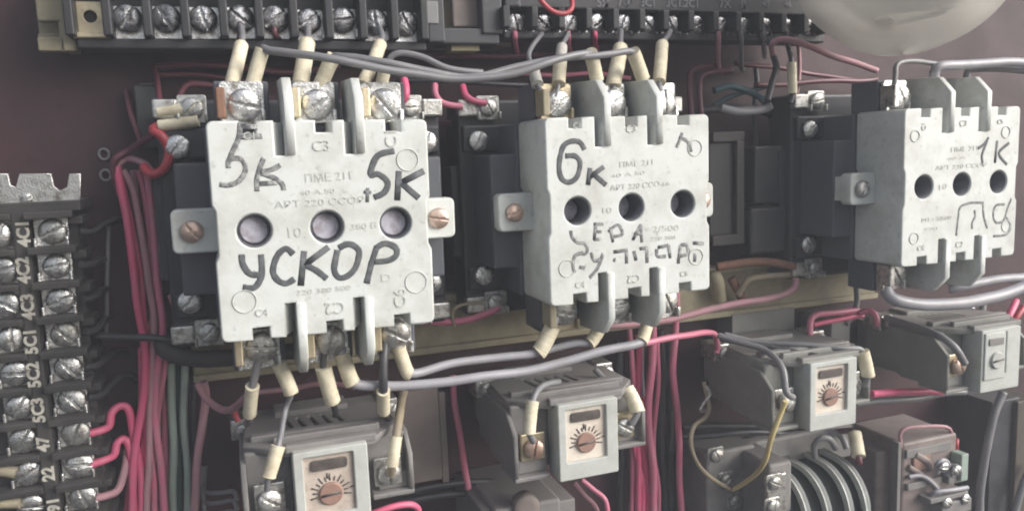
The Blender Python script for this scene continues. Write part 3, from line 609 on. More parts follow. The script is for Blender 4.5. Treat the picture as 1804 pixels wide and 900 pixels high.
# dusty relay in the corner
t = thing('plug_in_relay', 'dusty pinkish plug in relay with a wire bail at bottom right corner', 'relay', P(1630, 930, 1.1))
mb = MB(); mb.pbox(1588, 772, 1682, 990, 0.62, 1.146, 0.02); mb.pbox(1542, 792, 1590, 990, 0.75, 1.146, 0.015); mb.build('cover', 'pinkrelay', t)
mb = MB(); mb.pbox(1598, 785, 1676, 800, 0.60, 0.64, 0.006); mb.pbox(1600, 846, 1660, 858, 0.59, 0.64, 0.006); mb.pbox(1640, 872, 1706, 880, 0.50, 0.7, 0.006); mb.pbox(1580, 780, 1586, 990, 0.6, 0.66, 0.004); mb.build('frame', 'grey', t)
q = P(1636, 812, 0.60); mb = MB(); mb.tube([P(1612,800,0.61), P(1632,812,0.605), P(1640,826,0.61)], 0.03, squash=0.02); mb.tube([P(1600,822,0.61), P(1640,845,0.605), P(1660,866,0.61)], 0.022, squash=0.02); mb.build('armature', 'pinkrelay', t)
mb = MB(); mb.pbox(1672, 815, 1706, 850, 0.55, 0.8, 0.01); mb.pbox(1660, 882, 1712, 905, 0.50, 0.8, 0.01); mb.build('socket', 'grey', t)
mb = MB(); mb.pbox(1610, 800, 1640, 828, 0.60, 0.63, 0.012); mb.build('coil', 'dial', t)
for q in (((1652,832,.56),(1650,818,.53),(1660,810,.52),(1670,816,.53),(1668,836,.56)), ((1676,838,.56),(1680,822,.53),(1690,824,.52),(1692,840,.55)), ((1640,872,.56),(1650,866,.52),(1680,862,.50),(1704,858,.52)), ((1600,840,.60),(1625,838,.58),(1648,856,.56),(1655,872,.55))):
    mb = MB(); mb.tube([P(*v) for v in q], 0.018); mb.build('lead', 'lgw', t)
mb = MB(); mb.pbox(1694, 800, 1706, 846, 0.52, 0.62, 0.006); mb.build('side_bracket', 'green', t)
for x, y in ((1662,822), (1684,828), (1668,885), (1700,878)): q = P(x, y, 0.50); screw(t, q, 0.042, 'steel')
mb = MB(); mb.tube([P(*v) for v in ((1588,788,0.64), (1586,764,0.64), (1600,753,0.63), (1640,750,0.62), (1668,752,0.63), (1676,762,0.64), (1676,780,0.64))], 0.014); mb.build('bail', 'mauve', t)
mb = MB(); mb.tube([P(1685,772,0.7), P(1684,792,0.7)], 0.02); mb.build('red_tab', 'red', t)
device('side_panel', 'dark upright side panel at the right edge below the plain faced relay', 'panel', P(1775, 900, 1.1),
    [('sheet', 'black', [(1742,705,1790,1000,0.70,1.146)]), ('edge_strip', 'frame', [(1787,705,1830,1000,0.66,1.146)])])
device('socket_block', 'dark socket block behind the wires above the olive relay', 'socket', P(1400, 580, 1.1),
    [('body', 'olive', [(1290,548,1400,590,0.95,1.146), (1465,560,1498,605,0.8,1.146)])])
# ------------------------------------------------------------------ wires
def wire(label, mtl, w, pts, sleeves=(), cat='wire', name='wire', group=None):
    pp = spline([P(*q) for q in pts], 10); Lw = sum((b-a).length for a, b in zip(pp, pp[1:]))
    am = min(0.008, 0.008*Lw); ph = [random.uniform(0, 6.28) for _ in range(6)]; acc = 0.0; raw = [p.copy() for p in pp]
    for i in range(1, len(pp)-1):
        acc += (raw[i]-raw[i-1]).length; t_ = acc/Lw; e = math.sin(math.pi*t_)**0.5
        pp[i] = raw[i]+Vector((math.sin(acc*7+ph[0])+0.25*math.sin(acc*15+ph[1]), math.sin(acc*6+ph[2]), math.sin(acc*8+ph[3])+0.2*math.sin(acc*16+ph[4])))*am*e
    pj = [proj(v) for v in pp]
    for sv in sleeves:                                  # the stiff sleeves keep their stretch of wire nearly straight
        e0, e1 = [e for e in sv if isinstance(e, tuple)][0], [e for e in sv if isinstance(e, tuple)][-1]
        ia, ib = sorted(min(range(len(pj)), key=lambda i: (pj[i][0]-e[0])**2+(pj[i][1]-e[1])**2) for e in (e0, e1))
        for i in range(ia+1, ib):
            t_ = (i-ia)/(ib-ia); pp[i] = pp[i].lerp(pp[ia].lerp(pp[ib], t_), 0.7)
    mb = MB(); r = pxsize(w, pp[len(pp)//2])/2
    mb.tube(pp, r, straight=True, jit=0.012); o = mb.build(name, mtl); lab(o, label, cat, group)
    for sv in sleeves:
        m2 = 'sleeve'
        if isinstance(sv[0], str): m2, sv = sv[0], sv[1:]
        sw = sv[0]; path = spline(pp, 3); pj = [proj(v) for v in path]
        ia, ib = [min(range(len(pj)), key=lambda i: (pj[i][0]-e[0])**2+(pj[i][1]-e[1])**2) for e in (sv[1], sv[-1])]
        if ia > ib: ia, ib = ib, ia
        q = path[ia:ib+1]; q = q[::4]+[q[-1]] if len(q) > 8 else q
        rs = pxsize(sw, q[0])/2*random.uniform(0.93, 1.05)
        mb = MB(); mb.tube(q, rs, seg=18, sub=3, jit=0.02)
        for e in (0, -1): mb.tube([q[e]-(q[e]-q[e-1 if e else 1]).normalized()*rs*0.12, q[e]+(q[e]-q[e-1 if e else 1]).normalized()*rs*0.03], rs*1.03, seg=18)
        mb.build('sleeve', m2, o)
    return o
G1 = 'sleeved wires into the contactor terminals'
wire('grey wire with a cream sleeve leaning left above the first 5K screw', 'gw', 12, [(423,45,.70),(427,75,.5),(420,110,.3),(409,150,.22),(420,178,.19)], [(25,(427,82,.32),(409,152,.22))], group=G1)
wire('thick grey cable sagging from the first 5K screw across to the 6K contactor', 'gw', 14, [(438,175,.19),(446,148,.2),(462,92,.2),(480,92,.15),(560,100,.06),(640,113,.05),(720,131,.05),(800,140,.05),(880,132,.05),(960,113,.05),(1030,96,.1),(1046,100,.15),(1052,140,.2),(1062,165,.22)],
     [(25,(464,88,.2),(455,118,.2),(445,150,.2)), (24,(1040,91,.12),(1053,140,.2))], cat='cable', name='cable')
wire('upright sleeved wire from top block down to the middle 5K screw', 'gw', 12, [(543,50,.70),(540,70,.5),(535,110,.3),(530,152,.22),(542,178,.19)], [(27,(536,76,.36),(529,152,.22))], group=G1)
wire('grey cable from the middle 5K screw sagging in front to the right 6K sleeve', 'gw', 13, [(552,178,.19),(562,155,.2),(582,104,.18),(610,100,.12),(680,112,.08),(750,127,.08),(830,133,.08),(920,118,.09),(1000,103,.1),(1080,93,.12),(1112,92,.14),(1124,110,.17),(1133,140,.2)],
     [(26,(587,96,.18),(572,122,.2),(560,160,.2)), (24,(1116,90,.14),(1132,140,.2))], cat='cable', name='cable')
wire('short wire with two stacked cream sleeves above the right 5K screw', 'gw', 11, [(668,48,.70),(672,70,.5),(668,90,.35),(652,125,.28),(640,150,.22),(655,178,.19)], [(22,(672,80,.42),(657,112,.31)), (22,(654,116,.30),(640,150,.22))], group=G1)
wire('grey cable from the last 5K screw joining the sagging cables', 'gw', 11, [(668,178,.19),(672,150,.2),(680,112,.2),(700,96,.18),(745,103,.16),(790,120,.14),(850,128,.14)], [(23,(676,120,.22),(671,153,.2))], cat='cable', name='cable')
wire('grey wire with a dull sleeve at the leftmost 6K screw', 'gw', 9, [(955,60,.7),(930,95,.5),(940,120,.35),(948,150,.24),(965,172,.2)], [('sleeveg',22,(938,122,.3),(947,150,.24))], group=G1)
wire('white sleeved wire standing above the leftmost 6K screw', 'gw', 9, [(1001,60,.7),(990,80,.5),(987,110,.3),(985,148,.22),(978,172,.2)], [('sleeveg',20,(989,84,.4),(987,104,.35)), (24,(986,108,.32),(985,148,.22))], group=G1)
wire('cream sleeved wire leaning between the two dark 6K barriers', 'gw', 10, [(1094,55,.7),(1094,80,.5),(1088,120,.3),(1080,150,.24),(1082,180,.22)], [(25,(1094,86,.4),(1081,150,.24))], group=G1)
wire('cream sleeved wire standing upright at the right 6K terminal', 'gw', 10, [(1180,55,.7),(1170,75,.5),(1166,110,.3),(1161,145,.24),(1165,180,.22)], [(22,(1168,80,.4),(1162,146,.24))], group=G1)
wire('dark wire with a tan sleeve above the row of screws left of the 1K contactor', 'bw', 9, [(1382,60,.72),(1390,90,.8),(1394,110,.74),(1396,165,.7),(1392,182,.69)], [(17,(1393,112,.72),(1396,166,.7))])
# under the 5K contactor
wire('grey wire with a cream sleeve below the first lower 5K screw', 'gw', 14, [(458,625,.15),(452,650,.16),(444,690,.2),(441,730,.3),(434,745,.55)], [(25,(446,680,.19),(441,728,.26))], group=G1)
wire('short cream sleeved wire slanting right below the first lower 5K screw', 'gw', 10, [(480,620,.15),(494,648,.15),(512,690,.16),(505,720,.2),(498,760,.12),(490,790,.06),(474,838,.05),(470,862,.08)], [(27,(489,640,.14),(512,692,.16)), (25,(492,786,.06),(474,838,.05))], group=G1)
wire('longest cream sleeve hanging below the middle lower 5K screw', 'bw', 12, [(575,610,.15),(570,640,.14),(578,680,.14),(588,712,.2),(590,730,.4)], [(28,(567,648,.13),(587,706,.13))], group=G1)
wire('cream sleeve beside the longest one, on a pale cable running right to 6K', 'lgw', 17, [(598,605,.15),(606,640,.14),(620,676,.14),(680,678,.14),(760,674,.14),(860,664,.14),(960,645,.15),(1060,620,.16),(1125,603,.17),(1136,585,.2),(1140,560,.25)],
     [(27,(602,622,.13),(616,680,.13)), (22,(1138,574,.2),(1133,606,.17))], cat='cable', name='cable')
wire('dark blue grey wire dropping from the right lower 5K screw to a cream sleeve', 'bw', 16, [(678,600,.15),(677,640,.1),(677,690,.1),(677,725,.25),(690,745,.5)], [(25,(677,688,.10),(677,724,.2))], group=G1)
wire('pale cable from the last lower 5K screw curving up to the leftmost lower 6K sleeve', 'lgw', 15, [(700,600,.15),(708,630,.14),(724,655,.16),(790,643,.2),(880,630,.2),(945,620,.19),(960,610,.18),(972,580,.2),(982,555,.22)],
     [(27,(704,612,.13),(717,664,.14)), (27,(972,576,.18),(953,634,.17))], cat='cable', name='cable')
wire('grey wire from below leading to the middle lower 6K sleeve', 'lgw', 13, [(960,618,.24),(1010,606,.22),(1038,604,.2),(1050,590,.2),(1060,560,.25)], [(23,(1056,584,.2),(1042,614,.19))], group=G1)
# relay leads
wire('brownish wire with a cream sleeve to the right lug screw of the sunburst relay', 'tan', 16, [(712,690,.5),(706,720,.3),(698,765,.17),(691,815,.15),(688,835,.2)], [(22,(698,768,.16),(690,818,.14))])
wire('grey wire arching through a cream sleeve to the rusty relay screw', 'gw', 12, [(985,672,.25),(955,680,.16),(938,705,.09),(931,755,.06),(940,778,.1)], [(22,(940,706,.085),(934,722,.07),(931,762,.06))])
wire('grey wire with a cream sleeve on the right lug below the 6K contactor', 'gw', 12, [(1048,650,.5),(1080,678,.4),(1108,688,.28),(1124,720,.22),(1112,748,.22)], [(25,(1106,684,.28),(1120,704,.24),(1126,726,.22))])
wire('dark grey cable draped over the olive relay down to its left screw', 'gw', 12, [(1265,590,.6),(1300,602,.5),(1345,618,.35),(1378,648,.15),(1386,688,.09),(1398,700,.1)], cat='cable', name='cable')
wire('grey wire lying across the olive relay to its right sleeve', 'gw', 10, [(1275,588,.65),(1330,600,.55),(1400,608,.4),(1480,612,.25),(1518,616,.22),(1530,656,.2),(1525,680,.22)], [(24,(1519,618,.22),(1531,660,.2))])
wire('dark wire crossing over the top of the olive relay', 'bw', 9, [(1268,596,.6),(1330,606,.48),(1390,618,.36),(1450,628,.2)])
wire('black cable lying over the relay at right edge', 'gw', 13, [(1560,560,.7),(1600,570,.5),(1640,585,.3),(1680,610,.12),(1700,640,.1)], cat='cable', name='cable')
# c3 cables
wire('thick pale cable curving from the lower left 1K terminal to the right edge', 'lgw', 22, [(1560,498,.24),(1566,520,.2),(1590,531,.16),(1660,535,.14),(1730,529,.13),(1830,496,.12)], cat='cable', name='cable')
wire('upper pale cable under the 1K barriers running off at right', 'lgw', 16, [(1672,510,.25),(1700,503,.2),(1750,495,.18),(1830,484,.16)], cat='cable', name='cable')
wire('thick grey cable above the 1K contactor leaving at right', 'lgw', 17, [(1650,160,.24),(1645,130,.22),(1662,116,.2),(1720,112,.2),(1830,112,.2)], cat='cable', name='cable')
wire('thinner grey wire above the 1K contactor below the thick one', 'gw', 12, [(1708,150,.3),(1706,128,.3),(1730,122,.28),(1830,126,.26)])
wire('thin grey wire bent up from the left 1K screw under the globe', 'gw', 9, [(1574,160,.2),(1577,135,.2),(1585,112,.22),(1640,112,.24),(1700,118,.28)])
wire('dusty mauve wire arching from the top block down to the 1K contactor', 'mauve', 11, [(1362,95,.7),(1362,78,.6),(1385,70,.55),(1430,82,.5),(1480,104,.5),(1545,125,.5)])
# small leads of the top block
for x, m, yb, lb in ((907,'pink',84,'short pink wire end below the first screw of the top right block'), (1001,'pink',88,'short pink lead below the third screw of the top right block, behind the red ring'),
                     (1048,'hot',85,'bright pink lead below the fourth screw of the top right block'), (1265,'mauve',118,'dusty pink wire dropping below the ninth screw of the top right block'), (1304,'gw',112,'grey wire dropping below the tenth screw of the top right block'), (1343,'gw',90,'dim grey lead below the eleventh screw of the top right block')):
    wire(lb, m, 9, [(x,56,.72),(x+1,66,.72),(x+1,(66+yb)/2,.8),(x+3,yb+6,.95),(x+6,yb+10,1.1)])
wire('red wire ring hanging in front of the top right terminal block', 'red', 9, [(948,-8,.55),(958,6,.55),(975,20,.54),(996,24,.54),(1008,14,.55),(1006,-8,.6)])
wire('red wire hanging from the fifth screw of the top left block', 'maroon', 9, [(423,40,.71),(424,58,.70),(420,78,.78),(415,95,1.05)])
wire('faint red wire under the sixth screw of the top left block', 'maroon', 10, [(484,48,.71),(486,64,.72),(500,76,.85),(520,82,1.05)])
# horizontal background wires
wire('dark maroon wire running level under the top left block', 'maroon', 12, [(272,118,1.05),(340,116,1.02),(430,118,1.02),(520,126,1.05),(600,118,1.05)])
wire('second maroon wire just below the level one at left', 'maroon', 8, [(280,133,1.04),(350,133,1.03),(420,142,1.03),(470,150,1.05)])
wire('dull red wire running level behind the sagging grey cables', 'maroon', 10, [(745,102,1.0),(830,98,1.0),(930,100,1.0),(1060,98,1.0)])
wire('thin pink wire passing behind the 6K sleeves', 'pink', 8, [(900,128,1.05),(980,132,1.03),(1050,132,1.03),(1110,138,1.05)])
wire('bright pink stub hooked beside the right upper 5K screw', 'hot', 14, [(712,140,.55),(716,160,.5),(712,176,.5),(696,186,.55)])
wire('pink stub hooked down between the contactors', 'pink', 12, [(766,150,.75),(768,168,.7),(782,182,.68),(815,188,.68)])
wire('shorter hooked pink stub beside the dark side terminal', 'hot', 12, [(815,152,.75),(820,168,.7),(834,178,.68),(856,182,.68)])
wire('thin pink wire level beside the upper right corner of the 5K contactor', 'maroon', 9, [(755,212,.9),(790,216,.88),(826,212,.88),(860,205,.9)])
wire('black wire rising behind the hooked pink stubs', 'bw', 10, [(700,140,1.0),(760,142,.98),(850,146,.98),(930,150,1.0)])
# upper right background
wire('dull maroon wire bent square beside the 6K contactor', 'maroon', 11, [(1218,205,.95),(1216,150,.95),(1222,122,.93),(1260,115,.92)])
wire('second dull maroon upright wire beside the 6K contactor', 'maroon', 10, [(1236,205,.92),(1232,160,.92),(1240,130,.91),(1290,124,.9)])
wire('teal wire in the dark gap right of the 6K contactor', 'teal', 12, [(1258,160,.9),(1290,152,.88),(1330,166,.86),(1352,184,.8)])
wire('mauve pink wire crossing level at upper right', 'maroon', 9, [(1330,150,.9),(1420,146,.88),(1500,143,.87),(1545,140,.87)])
wire('pale bare wire end lying left of the dark 1K screws', 'lgw', 14, [(1270,190,.85),(1300,196,.82),(1340,194,.8),(1360,186,.76)])
wire('dark upright wire behind the tan sleeve', 'bw', 12, [(1362,95,.75),(1368,120,.78),(1360,150,.76),(1352,178,.74)])
wire('long dusty pink wire rising right below the 6K contactor to the coil', 'mauve', 12, [(1060,575,.8),(1130,570,.78),(1220,552,.74),(1300,536,.72),(1370,520,.7),(1398,508,.7),(1402,490,.71)])
wire('rusty red wire bundle end by the dark lower screw left of 1K', 'rust', 15, [(1262,470,.85),(1310,462,.8),(1350,462,.75),(1400,470,.71)])
wire('olive lead bent under the rusty red wire', 'tan', 11, [(1300,520,.85),(1318,494,.8),(1350,486,.76),(1395,484,.74)])
wire('cream cable stub standing right of the 6K contactor', 'cream', 24, [(1256,478,.92),(1264,500,.9),(1268,530,.92)])
wire('dusty rust coloured stub beside the cream cable stub', 'rust', 16, [(1288,490,.9),(1300,512,.88),(1312,532,.92)])
wire('dull purple wire sloping across the dark gap at upper right', 'maroon', 8, [(1295,112,1.0),(1360,120,1.0),(1450,132,.98),(1545,152,.96)])
wire('second teal wire curling left of the tan sleeve', 'teal', 9, [(1258,186,.98),(1290,170,.96),(1330,158,.95),(1356,150,.98)])
wire('thin mauve upright wire right of the tan sleeve', 'mauve', 7, [(1406,78,.95),(1408,105,.95),(1407,135,.94),(1404,165,.92)])
wire('black cable lying across the gap behind the teal wires', 'bw', 16, [(1232,196,.98),(1280,190,.97),(1330,196,.97),(1380,206,1.0)], cat='cable', name='cable')
wire('dark wire dropping down the gap right of the brown framed coil', 'bw', 9, [(1330,112,1.02),(1334,150,1.0),(1328,200,1.0),(1332,260,1.0),(1326,300,1.02)])
# left area
wire('white sleeved pair upper wire entering the 5K contactor side terminal', 'sleeve', 21, [(277,199,.63),(300,196,.625),(346,190,.62)])
wire('white sleeved pair lower wire entering the 5K contactor side terminal', 'sleeve', 21, [(280,222,.62),(305,219,.61),(350,213,.60)])
wire('bright red wire looping down from the lower sleeve', 'red', 17, [(282,222,.62),(270,229,.62),(287,242,.6),(299,264,.6),(297,286,.6),(285,303,.62),(266,307,.66),(253,294,.72)])
wire('dull red wire leading left off the loop to the bundle bend', 'maroon', 13, [(272,236,.7),(246,254,.8),(230,266,.88),(206,280,.88),(202,300,.9),(212,345,.92)])
wire('second dull pink wire turning over the bundle bend', 'mauve', 12, [(268,306,.74),(256,290,.82),(230,280,.9),(212,288,.9),(208,310,.92),(222,380,.93)])
wire('short maroon wire slanting beside the black duct', 'maroon', 10, [(222,160,1.08),(228,195,1.03),(240,228,.98),(250,256,.92)])
wire('maroon wire dropping beside the black duct to the upper sleeve', 'maroon', 10, [(272,118,1.06),(276,145,.98),(280,170,.8),(284,192,.65)])
wire('pinkish wire bent over above the sleeved pair', 'maroon', 11, [(312,195,.95),(318,165,.95),(334,148,.95),(370,150,.95),(420,158,.95)])
B = 'pink wires bundled at left'
wire('bright pink wire nearest the terminal strip in the long left bundle', 'hot', 14, [(206,292,.90),(214,340,.90),(228,430,.90),(240,510,.90),(254,590,.90),(253,680,.90),(240,780,.90),(232,910,.90)], group=B)
wire('dusty pink wire second from left in the long left bundle', 'mauve', 12, [(216,300,.93),(236,340,.93),(252,420,.92),(262,500,.92),(270,590,.92),(268,680,.92),(262,780,.91),(258,910,.90)], group=B)
wire('pink wire slanting right at its foot in the left bundle', 'pink', 13, [(258,300,.92),(264,350,.92),(274,430,.92),(282,520,.92),(284,590,.92),(274,680,.92),(280,780,.92),(290,910,.92)], group=B)
wire('pink wire crossing behind the middle of the left bundle', 'pink', 12, [(286,590,.96),(290,640,.96),(284,700,.96),(268,790,.95),(272,910,.94)], group=B)
wire('bright pink wire lowest right in the left bundle', 'hot', 12, [(262,600,.96),(262,690,.95),(258,780,.94),(247,910,.93)], group=B)
wire('thin dusty pink wire at the back of the left bundle', 'mauve', 10, [(234,300,1.02),(246,380,1.02),(262,470,1.02),(276,590,1.02),(282,690,1.02),(276,800,1.02),(282,910,1.02)], group=B)
wire('bright pink wire drifting left at its foot in the left bundle', 'hot', 11, [(248,610,1.0),(248,700,.99),(238,790,.98),(222,910,.97)], group=B)
wire('pink wire hidden mostly behind the green pair', 'pink', 11, [(280,610,1.04),(286,700,1.04),(296,800,1.03),(298,910,1.02)], group=B)
wire('pink wire leaning across the upper part of the left bundle', 'pink', 11, [(244,300,.97),(258,360,.97),(268,440,.97),(270,520,.97),(262,600,.97),(266,700,.97),(270,800,.97),(264,910,.97)], group=B)
wire('thin bright pink wire between the two leftmost bundle wires', 'hot', 9, [(212,300,.95),(226,370,.95),(243,460,.95),(256,540,.95),(262,640,.95),(256,760,.95),(240,910,.95)], group=B)
wire('upper of two bright pink leads hooked up and over beside the terminal strip', 'hot', 14, [(150,764,.80),(175,757,.82),(192,748,.86),(197,726,.9),(212,714,.92),(228,722,.92),(238,770,.92),(246,830,.92),(250,910,.92)])
wire('lower of two bright pink leads hooked up and over beside the terminal strip', 'hot', 14, [(158,818,.80),(182,811,.82),(200,802,.86),(206,782,.9),(218,774,.92),(228,786,.92),(234,830,.92),(236,910,.92)])
wire('dusty pink lead bent up grey from the screw marked 91', 'mauve', 14, [(160,878,.80),(186,872,.82),(206,862,.86),(216,836,.9),(222,812,.92),(224,790,.97)])
for lb, pts in (('black lead rising from the screw marked 4C1', [(140,407,.80),(162,410,.84),(182,396,.92),(204,388,1.02),(220,386,1.12)]),
                ('short black lead from the screw marked 4C2', [(142,466,.80),(160,466,.85),(176,458,.95),(186,456,1.1)]),
                ('short black lead from the screw marked 4C3', [(146,528,.80),(166,524,.85),(180,512,.95),(190,508,1.1)]),
                ('black lead from the screw marked 5C1', [(150,585,.80),(170,580,.85),(184,566,.95),(192,560,1.1)]),
                ('black lead bent up from the screw marked 5C2', [(150,646,.80),(172,643,.85),(190,630,.92),(205,621,1.0),(225,620,1.1)]),
                ('black lead bent up from the screw marked 5C3', [(154,700,.80),(178,694,.85),(194,678,.92),(210,664,1.0),(232,663,1.05),(244,672,1.12)])):
    wire(lb, 'bw', 12, pts)
wire('slim dark rod standing between the terminal strip and pink bundle', 'gw', 7, [(192,395,1.05),(190,480,1.05),(186,590,1.05)], name='rod', cat='rod')
wire('thick black cable running level across the pink bundle', 'bw', 13, [(172,592,.88),(220,594,.84),(280,596,.82),(330,606,.84)], cat='cable', name='cable')
wire('thick dusty dark cable lying along the rail under the 5K contactor', 'strip', 30, [(284,598,.88),(296,622,.84),(340,632,.80),(400,628,.78),(470,622,.76),(560,618,.78)], cat='cable', name='cable')
wire('pink and tan wire with an orange tan sleeve at the lower left of 5K', 'mauve', 15, [(302,518,.88),(314,552,.84),(330,580,.8),(356,592,.76),(390,600,.74)], [('cream',18,(332,582,.79),(384,602,.74))])
wire('pale green wire left of a pair in the dark gap', 'green', 14, [(302,638,.98),(304,700,.98),(303,800,.98),(306,910,.98)])
wire('pale green wire right of a pair in the dark gap', 'green', 13, [(326,640,.98),(325,700,.98),(328,800,.98),(330,910,.98)])
wire('dark green wire between the two pale green ones', 'dgreen', 10, [(315,635,1.02),(315,720,1.02),(314,820,1.02),(318,910,1.02)])
wire('black upright wire right of the pale green pair', 'bw', 11, [(342,640,1.05),(342,720,1.05),(340,820,1.05),(338,910,1.05)])
wire('dusty pink wire slanting down left of the sunburst relay', 'mauve', 15, [(358,672,.9),(362,700,.9),(356,760,.9),(348,830,.9),(340,910,.9)])
wire('dusty pink wire hanging in a bow from the first lower sleeve', 'mauve', 13, [(348,676,.88),(364,704,.82),(388,722,.72),(410,720,.6),(430,702,.42),(440,694,.3)])
wire('short red lead at the rear terminal of the sunburst relay', 'red', 10, [(412,712,.74),(414,728,.7),(420,742,.68)])
for k, (yy) in enumerate((866, 884, 902)):
    wire(['upper grey wire bent left of the sunburst relay', 'middle grey wire bent left of the sunburst relay', 'lowest grey wire bent left of the sunburst relay'][k], 'gw', 8, [(358+k*2,820,1.0),(356+k*2,yy-14,.98),(366,yy,.95),(390,yy,.9),(412,yy-2,.85),(418,yy+14,.8)])
wire('purple pink wire running level behind the lower 5K sleeves', 'mauve', 10, [(455,690,.6),(520,682,.55),(560,676,.5),(625,682,.4)])
wire('dull red wire under the 5K contactor joining the lower 6K side terminal', 'pink', 13, [(740,566,.75),(790,566,.72),(830,560,.7),(865,548,.68),(880,540,.68)])
wire('thin tan wire hooked over the dull red one', 'tan', 6, [(800,575,.7),(798,548,.68),(815,536,.68),(850,532,.69)])
wire('cream sleeved wire poking in from the left edge above the bottom corner one', 'cream', 22, [(-30,826,.78),(0,828,.77),(28,832,.77)])
wire('lowest cream sleeved wire poking in from the left edge at the bottom corner', 'cream', 22, [(-30,888,.78),(5,884,.77),(36,884,.77)])
# middle and right bundle
wire('lone pink wire descending left of the rusty screw relay', 'pink', 12, [(798,660,.92),(802,720,.9),(812,790,.88),(824,850,.87),(836,910,.86)])
R_ = 'pink wires bundled in the middle'
wire('pink wire running the full height at left of the middle bundle', 'pink', 10, [(1108,575,1.0),(1112,640,1.0),(1118,720,1.0),(1114,800,.98),(1112,910,.98)], group=R_)
wire('widest pink wire straight down the middle bundle', 'pink', 14, [(1150,575,.9),(1147,650,.9),(1144,740,.9),(1148,820,.9),(1152,910,.9)], group=R_)
wire('bright pink wire second from left low in the middle bundle', 'hot', 12, [(1124,590,1.0),(1126,690,.98),(1122,780,.95),(1125,910,.95)], group=R_)
wire('bright pink wire beside the widest pink wire', 'hot', 12, [(1136,700,.99),(1134,780,.96),(1138,850,.95),(1140,910,.94)], group=R_)
wire('thin pink wire at the left foot of the middle bundle', 'hot', 10, [(1116,700,.96),(1118,780,.95),(1130,850,.94),(1132,910,.94)], group=R_)
wire('pink wire edging the right of the widest pink wire', 'pink', 9, [(1158,600,.95),(1157,690,.95),(1153,780,.95),(1158,850,.95),(1160,910,.95)], group=R_)
wire('pink wire standing apart right of the middle bundle', 'pink', 12, [(1192,515,.92),(1190,590,.9),(1187,660,.88),(1192,730,.88),(1197,800,.88),(1201,910,.88)], group=R_)
wire('grey wire upright between the pink wires', 'lgw', 7, [(1132,600,1.02),(1130,660,1.02),(1134,720,1.02),(1130,800,1.02)])
wire('dark curved wire right of the widest pink wire', 'bw', 12, [(1163,580,1.02),(1168,650,1.0),(1164,740,1.0),(1168,820,1.0),(1172,910,1.0)])
wire('black upright wire just left of the pink wire that stands apart', 'bw', 12, [(1180,590,1.04),(1178,680,1.04),(1180,780,1.04),(1184,910,1.04)])
wire('black upright wire left edge of the middle bundle', 'bw', 13, [(1094,600,1.05),(1092,700,1.05),(1096,800,1.05),(1094,910,1.05)])
wire('pink lead from the 6K sleeves ending at the olive relay rear screw', 'pink', 11, [(1120,606,.45),(1160,598,.5),(1210,592,.56),(1244,586,.62),(1260,590,.66),(1264,612,.7),(1262,622,.7)])
wire('pink lead bent over above the olive relay, left', 'pink', 11, [(1430,612,.7),(1426,580,.72),(1434,558,.74),(1470,550,.76),(1512,546,.8)])
wire('bright pink lead below the bent one above the olive relay', 'hot', 9, [(1432,572,.78),(1460,565,.78),(1500,558,.78),(1520,556,.8)])
wire('pink lead hooked onto the rear screw of the right edge relay', 'pink', 11, [(1512,552,.78),(1530,548,.74),(1542,556,.7),(1546,574,.69)])
wire('grey upright wire above the rear screw of the right edge relay', 'gw', 10, [(1508,500,.85),(1510,530,.82),(1504,552,.8),(1490,570,.8)])
wire('red pink wires pinched together at the right edge', 'hot', 12, [(1790,530,.5),(1778,552,.45),(1765,575,.45),(1755,598,.5)])
wire('red wire beside the pinched pair at the right edge', 'red', 11, [(1804,540,.5),(1790,560,.48),(1778,580,.5),(1772,600,.55)])
wire('grey upright wire left of the plain relay face', 'gw', 12, [(1730,525,.6),(1731,560,.58),(1730,600,.56)])
wire('red wire lying flat under the right edge relay', 'hot', 13, [(1535,694,.42),(1570,692,.46),(1610,688,.5),(1660,690,.55)])
wire('grey wire passing level under the red one', 'gw', 12, [(1505,712,.6),(1560,706,.6),(1620,698,.6),(1700,690,.6)])
o = wire('yellow wire looping from the olive relay screw down to the finned contactor', 'yellow', 9, [(1384,706,.08),(1376,728,.1),(1362,770,.14),(1348,810,.25),(1322,842,.45),(1292,862,.62)])
wire('tan wire looping from the rear of the olive relay to the yellow wire', 'tan', 8, [(1240,672,.7),(1248,715,.66),(1240,736,.62),(1222,752,.58),(1216,778,.55),(1226,808,.56),(1256,842,.6),(1288,863,.63)])
wire('bare wire curl at the lower rear corner of the olive relay', 'dullsteel', 6, [(1244,680,.68),(1250,695,.66),(1238,712,.64),(1234,722,.64),(1244,724,.66)])
for k, (a, b) in enumerate(((752, 748), (768, 760), (786, 772))):
    wire(['upper black cable level above the finned contactor', 'middle black cable level above the finned contactor', 'lower black cable level above the finned contactor'][k], 'bw', 11, [(1202,a,1.0),(1260,a-2,.95),(1330,b,.9),(1420,b+4,.85),(1500,b+2,.85)], cat='cable', name='cable')
wire('grey wire loop arched over the fins', 'gw', 11, [(1436,805,.7),(1434,785,.66),(1446,772,.62),(1462,774,.6),(1472,790,.62)])
wire('second grey wire loop arched behind the fins', 'gw', 11, [(1420,770,.85),(1460,762,.8),(1482,768,.75),(1492,790,.7)])
wire('maroon wire ending in a cream sleeve at the last fin', 'maroon', 11, [(1450,765,.85),(1485,758,.75),(1506,762,.6),(1512,800,.5),(1514,815,.48)], [(22,(1508,762,.58),(1513,804,.5))])
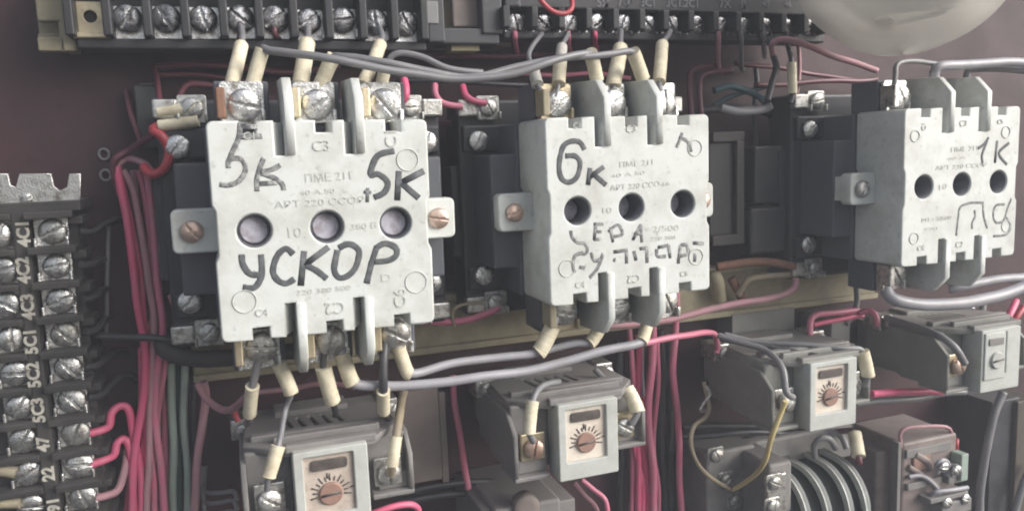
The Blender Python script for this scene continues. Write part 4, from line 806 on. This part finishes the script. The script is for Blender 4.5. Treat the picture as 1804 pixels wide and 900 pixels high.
wire('grey wire slanting down beside the plug in relay', 'gw', 14, [(1768,690,.62),(1748,740,.62),(1733,810,.62),(1726,910,.62)])
wire('thin grey wire slanting at the lower right corner', 'gw', 12, [(1815,820,.6),(1800,860,.6),(1786,910,.6)])
wire('upper black cable running right from the sunburst relay', 'bw', 12, [(700,866,.9),(760,856,.88),(820,850,.88),(880,848,.9)], cat='cable', name='cable')
wire('lower black cable running right from the sunburst relay', 'bw', 12, [(700,886,.9),(760,876,.88),(820,868,.88),(875,866,.9)], cat='cable', name='cable')
wire('bright pink wire bent at the bottom edge beside the sunburst relay', 'hot', 12, [(655,905,.3),(690,893,.3),(722,889,.32),(736,896,.35),(738,912,.4)])
wire('thin pink wire slanting below the rusty screw relay', 'pink', 9, [(1025,845,.7),(1045,862,.66),(1066,880,.62),(1072,912,.6)])
wire('second thin pink wire slanting below the rusty screw relay', 'mauve', 8, [(1012,850,.75),(1030,872,.7),(1048,890,.68),(1056,912,.68)])

# ------------------------------------------------------------------ small fittings on the back panel
for x, y, lb in ((183,272,'small ring rivet on the maroon panel, upper of two'), (186,309,'small ring rivet on the maroon panel, lower of two')):
    p = P(x, y, WALL-0.012); mb = MB()
    mb.tube([p+Vector((0.026*math.cos(a), 0, 0.03*math.sin(a))) for a in [2*math.pi*k/20 for k in range(21)]], 0.008, straight=True)
    lab(mb.build('rivet', 'gw'), lb, 'rivet', 'ring rivets on the panel')

# ------------------------------------------------------------------ added air volume, stands in for lens glare lifting the blacks
mb = MB(); mb.box(-7, 15, -5.5, 2.2, -16, 6.5); hz = mb.build('lens_veil_haze', 'panel')
hm = bpy.data.materials.new('lens_veil_haze'); hm.use_nodes = True; n = hm.node_tree.nodes; n.remove(n['Principled BSDF'])
pv = n.new('ShaderNodeVolumePrincipled'); pv.inputs['Color'].default_value = (0.86, 0.90, 1.0, 1); pv.inputs['Density'].default_value = 0.11; pv.inputs['Anisotropy'].default_value = 0.0
hm.node_tree.links.new(pv.outputs[0], n['Material Output'].inputs['Volume']); hz.data.materials.clear(); hz.data.materials.append(hm)
hz['kind'] = 'stuff'
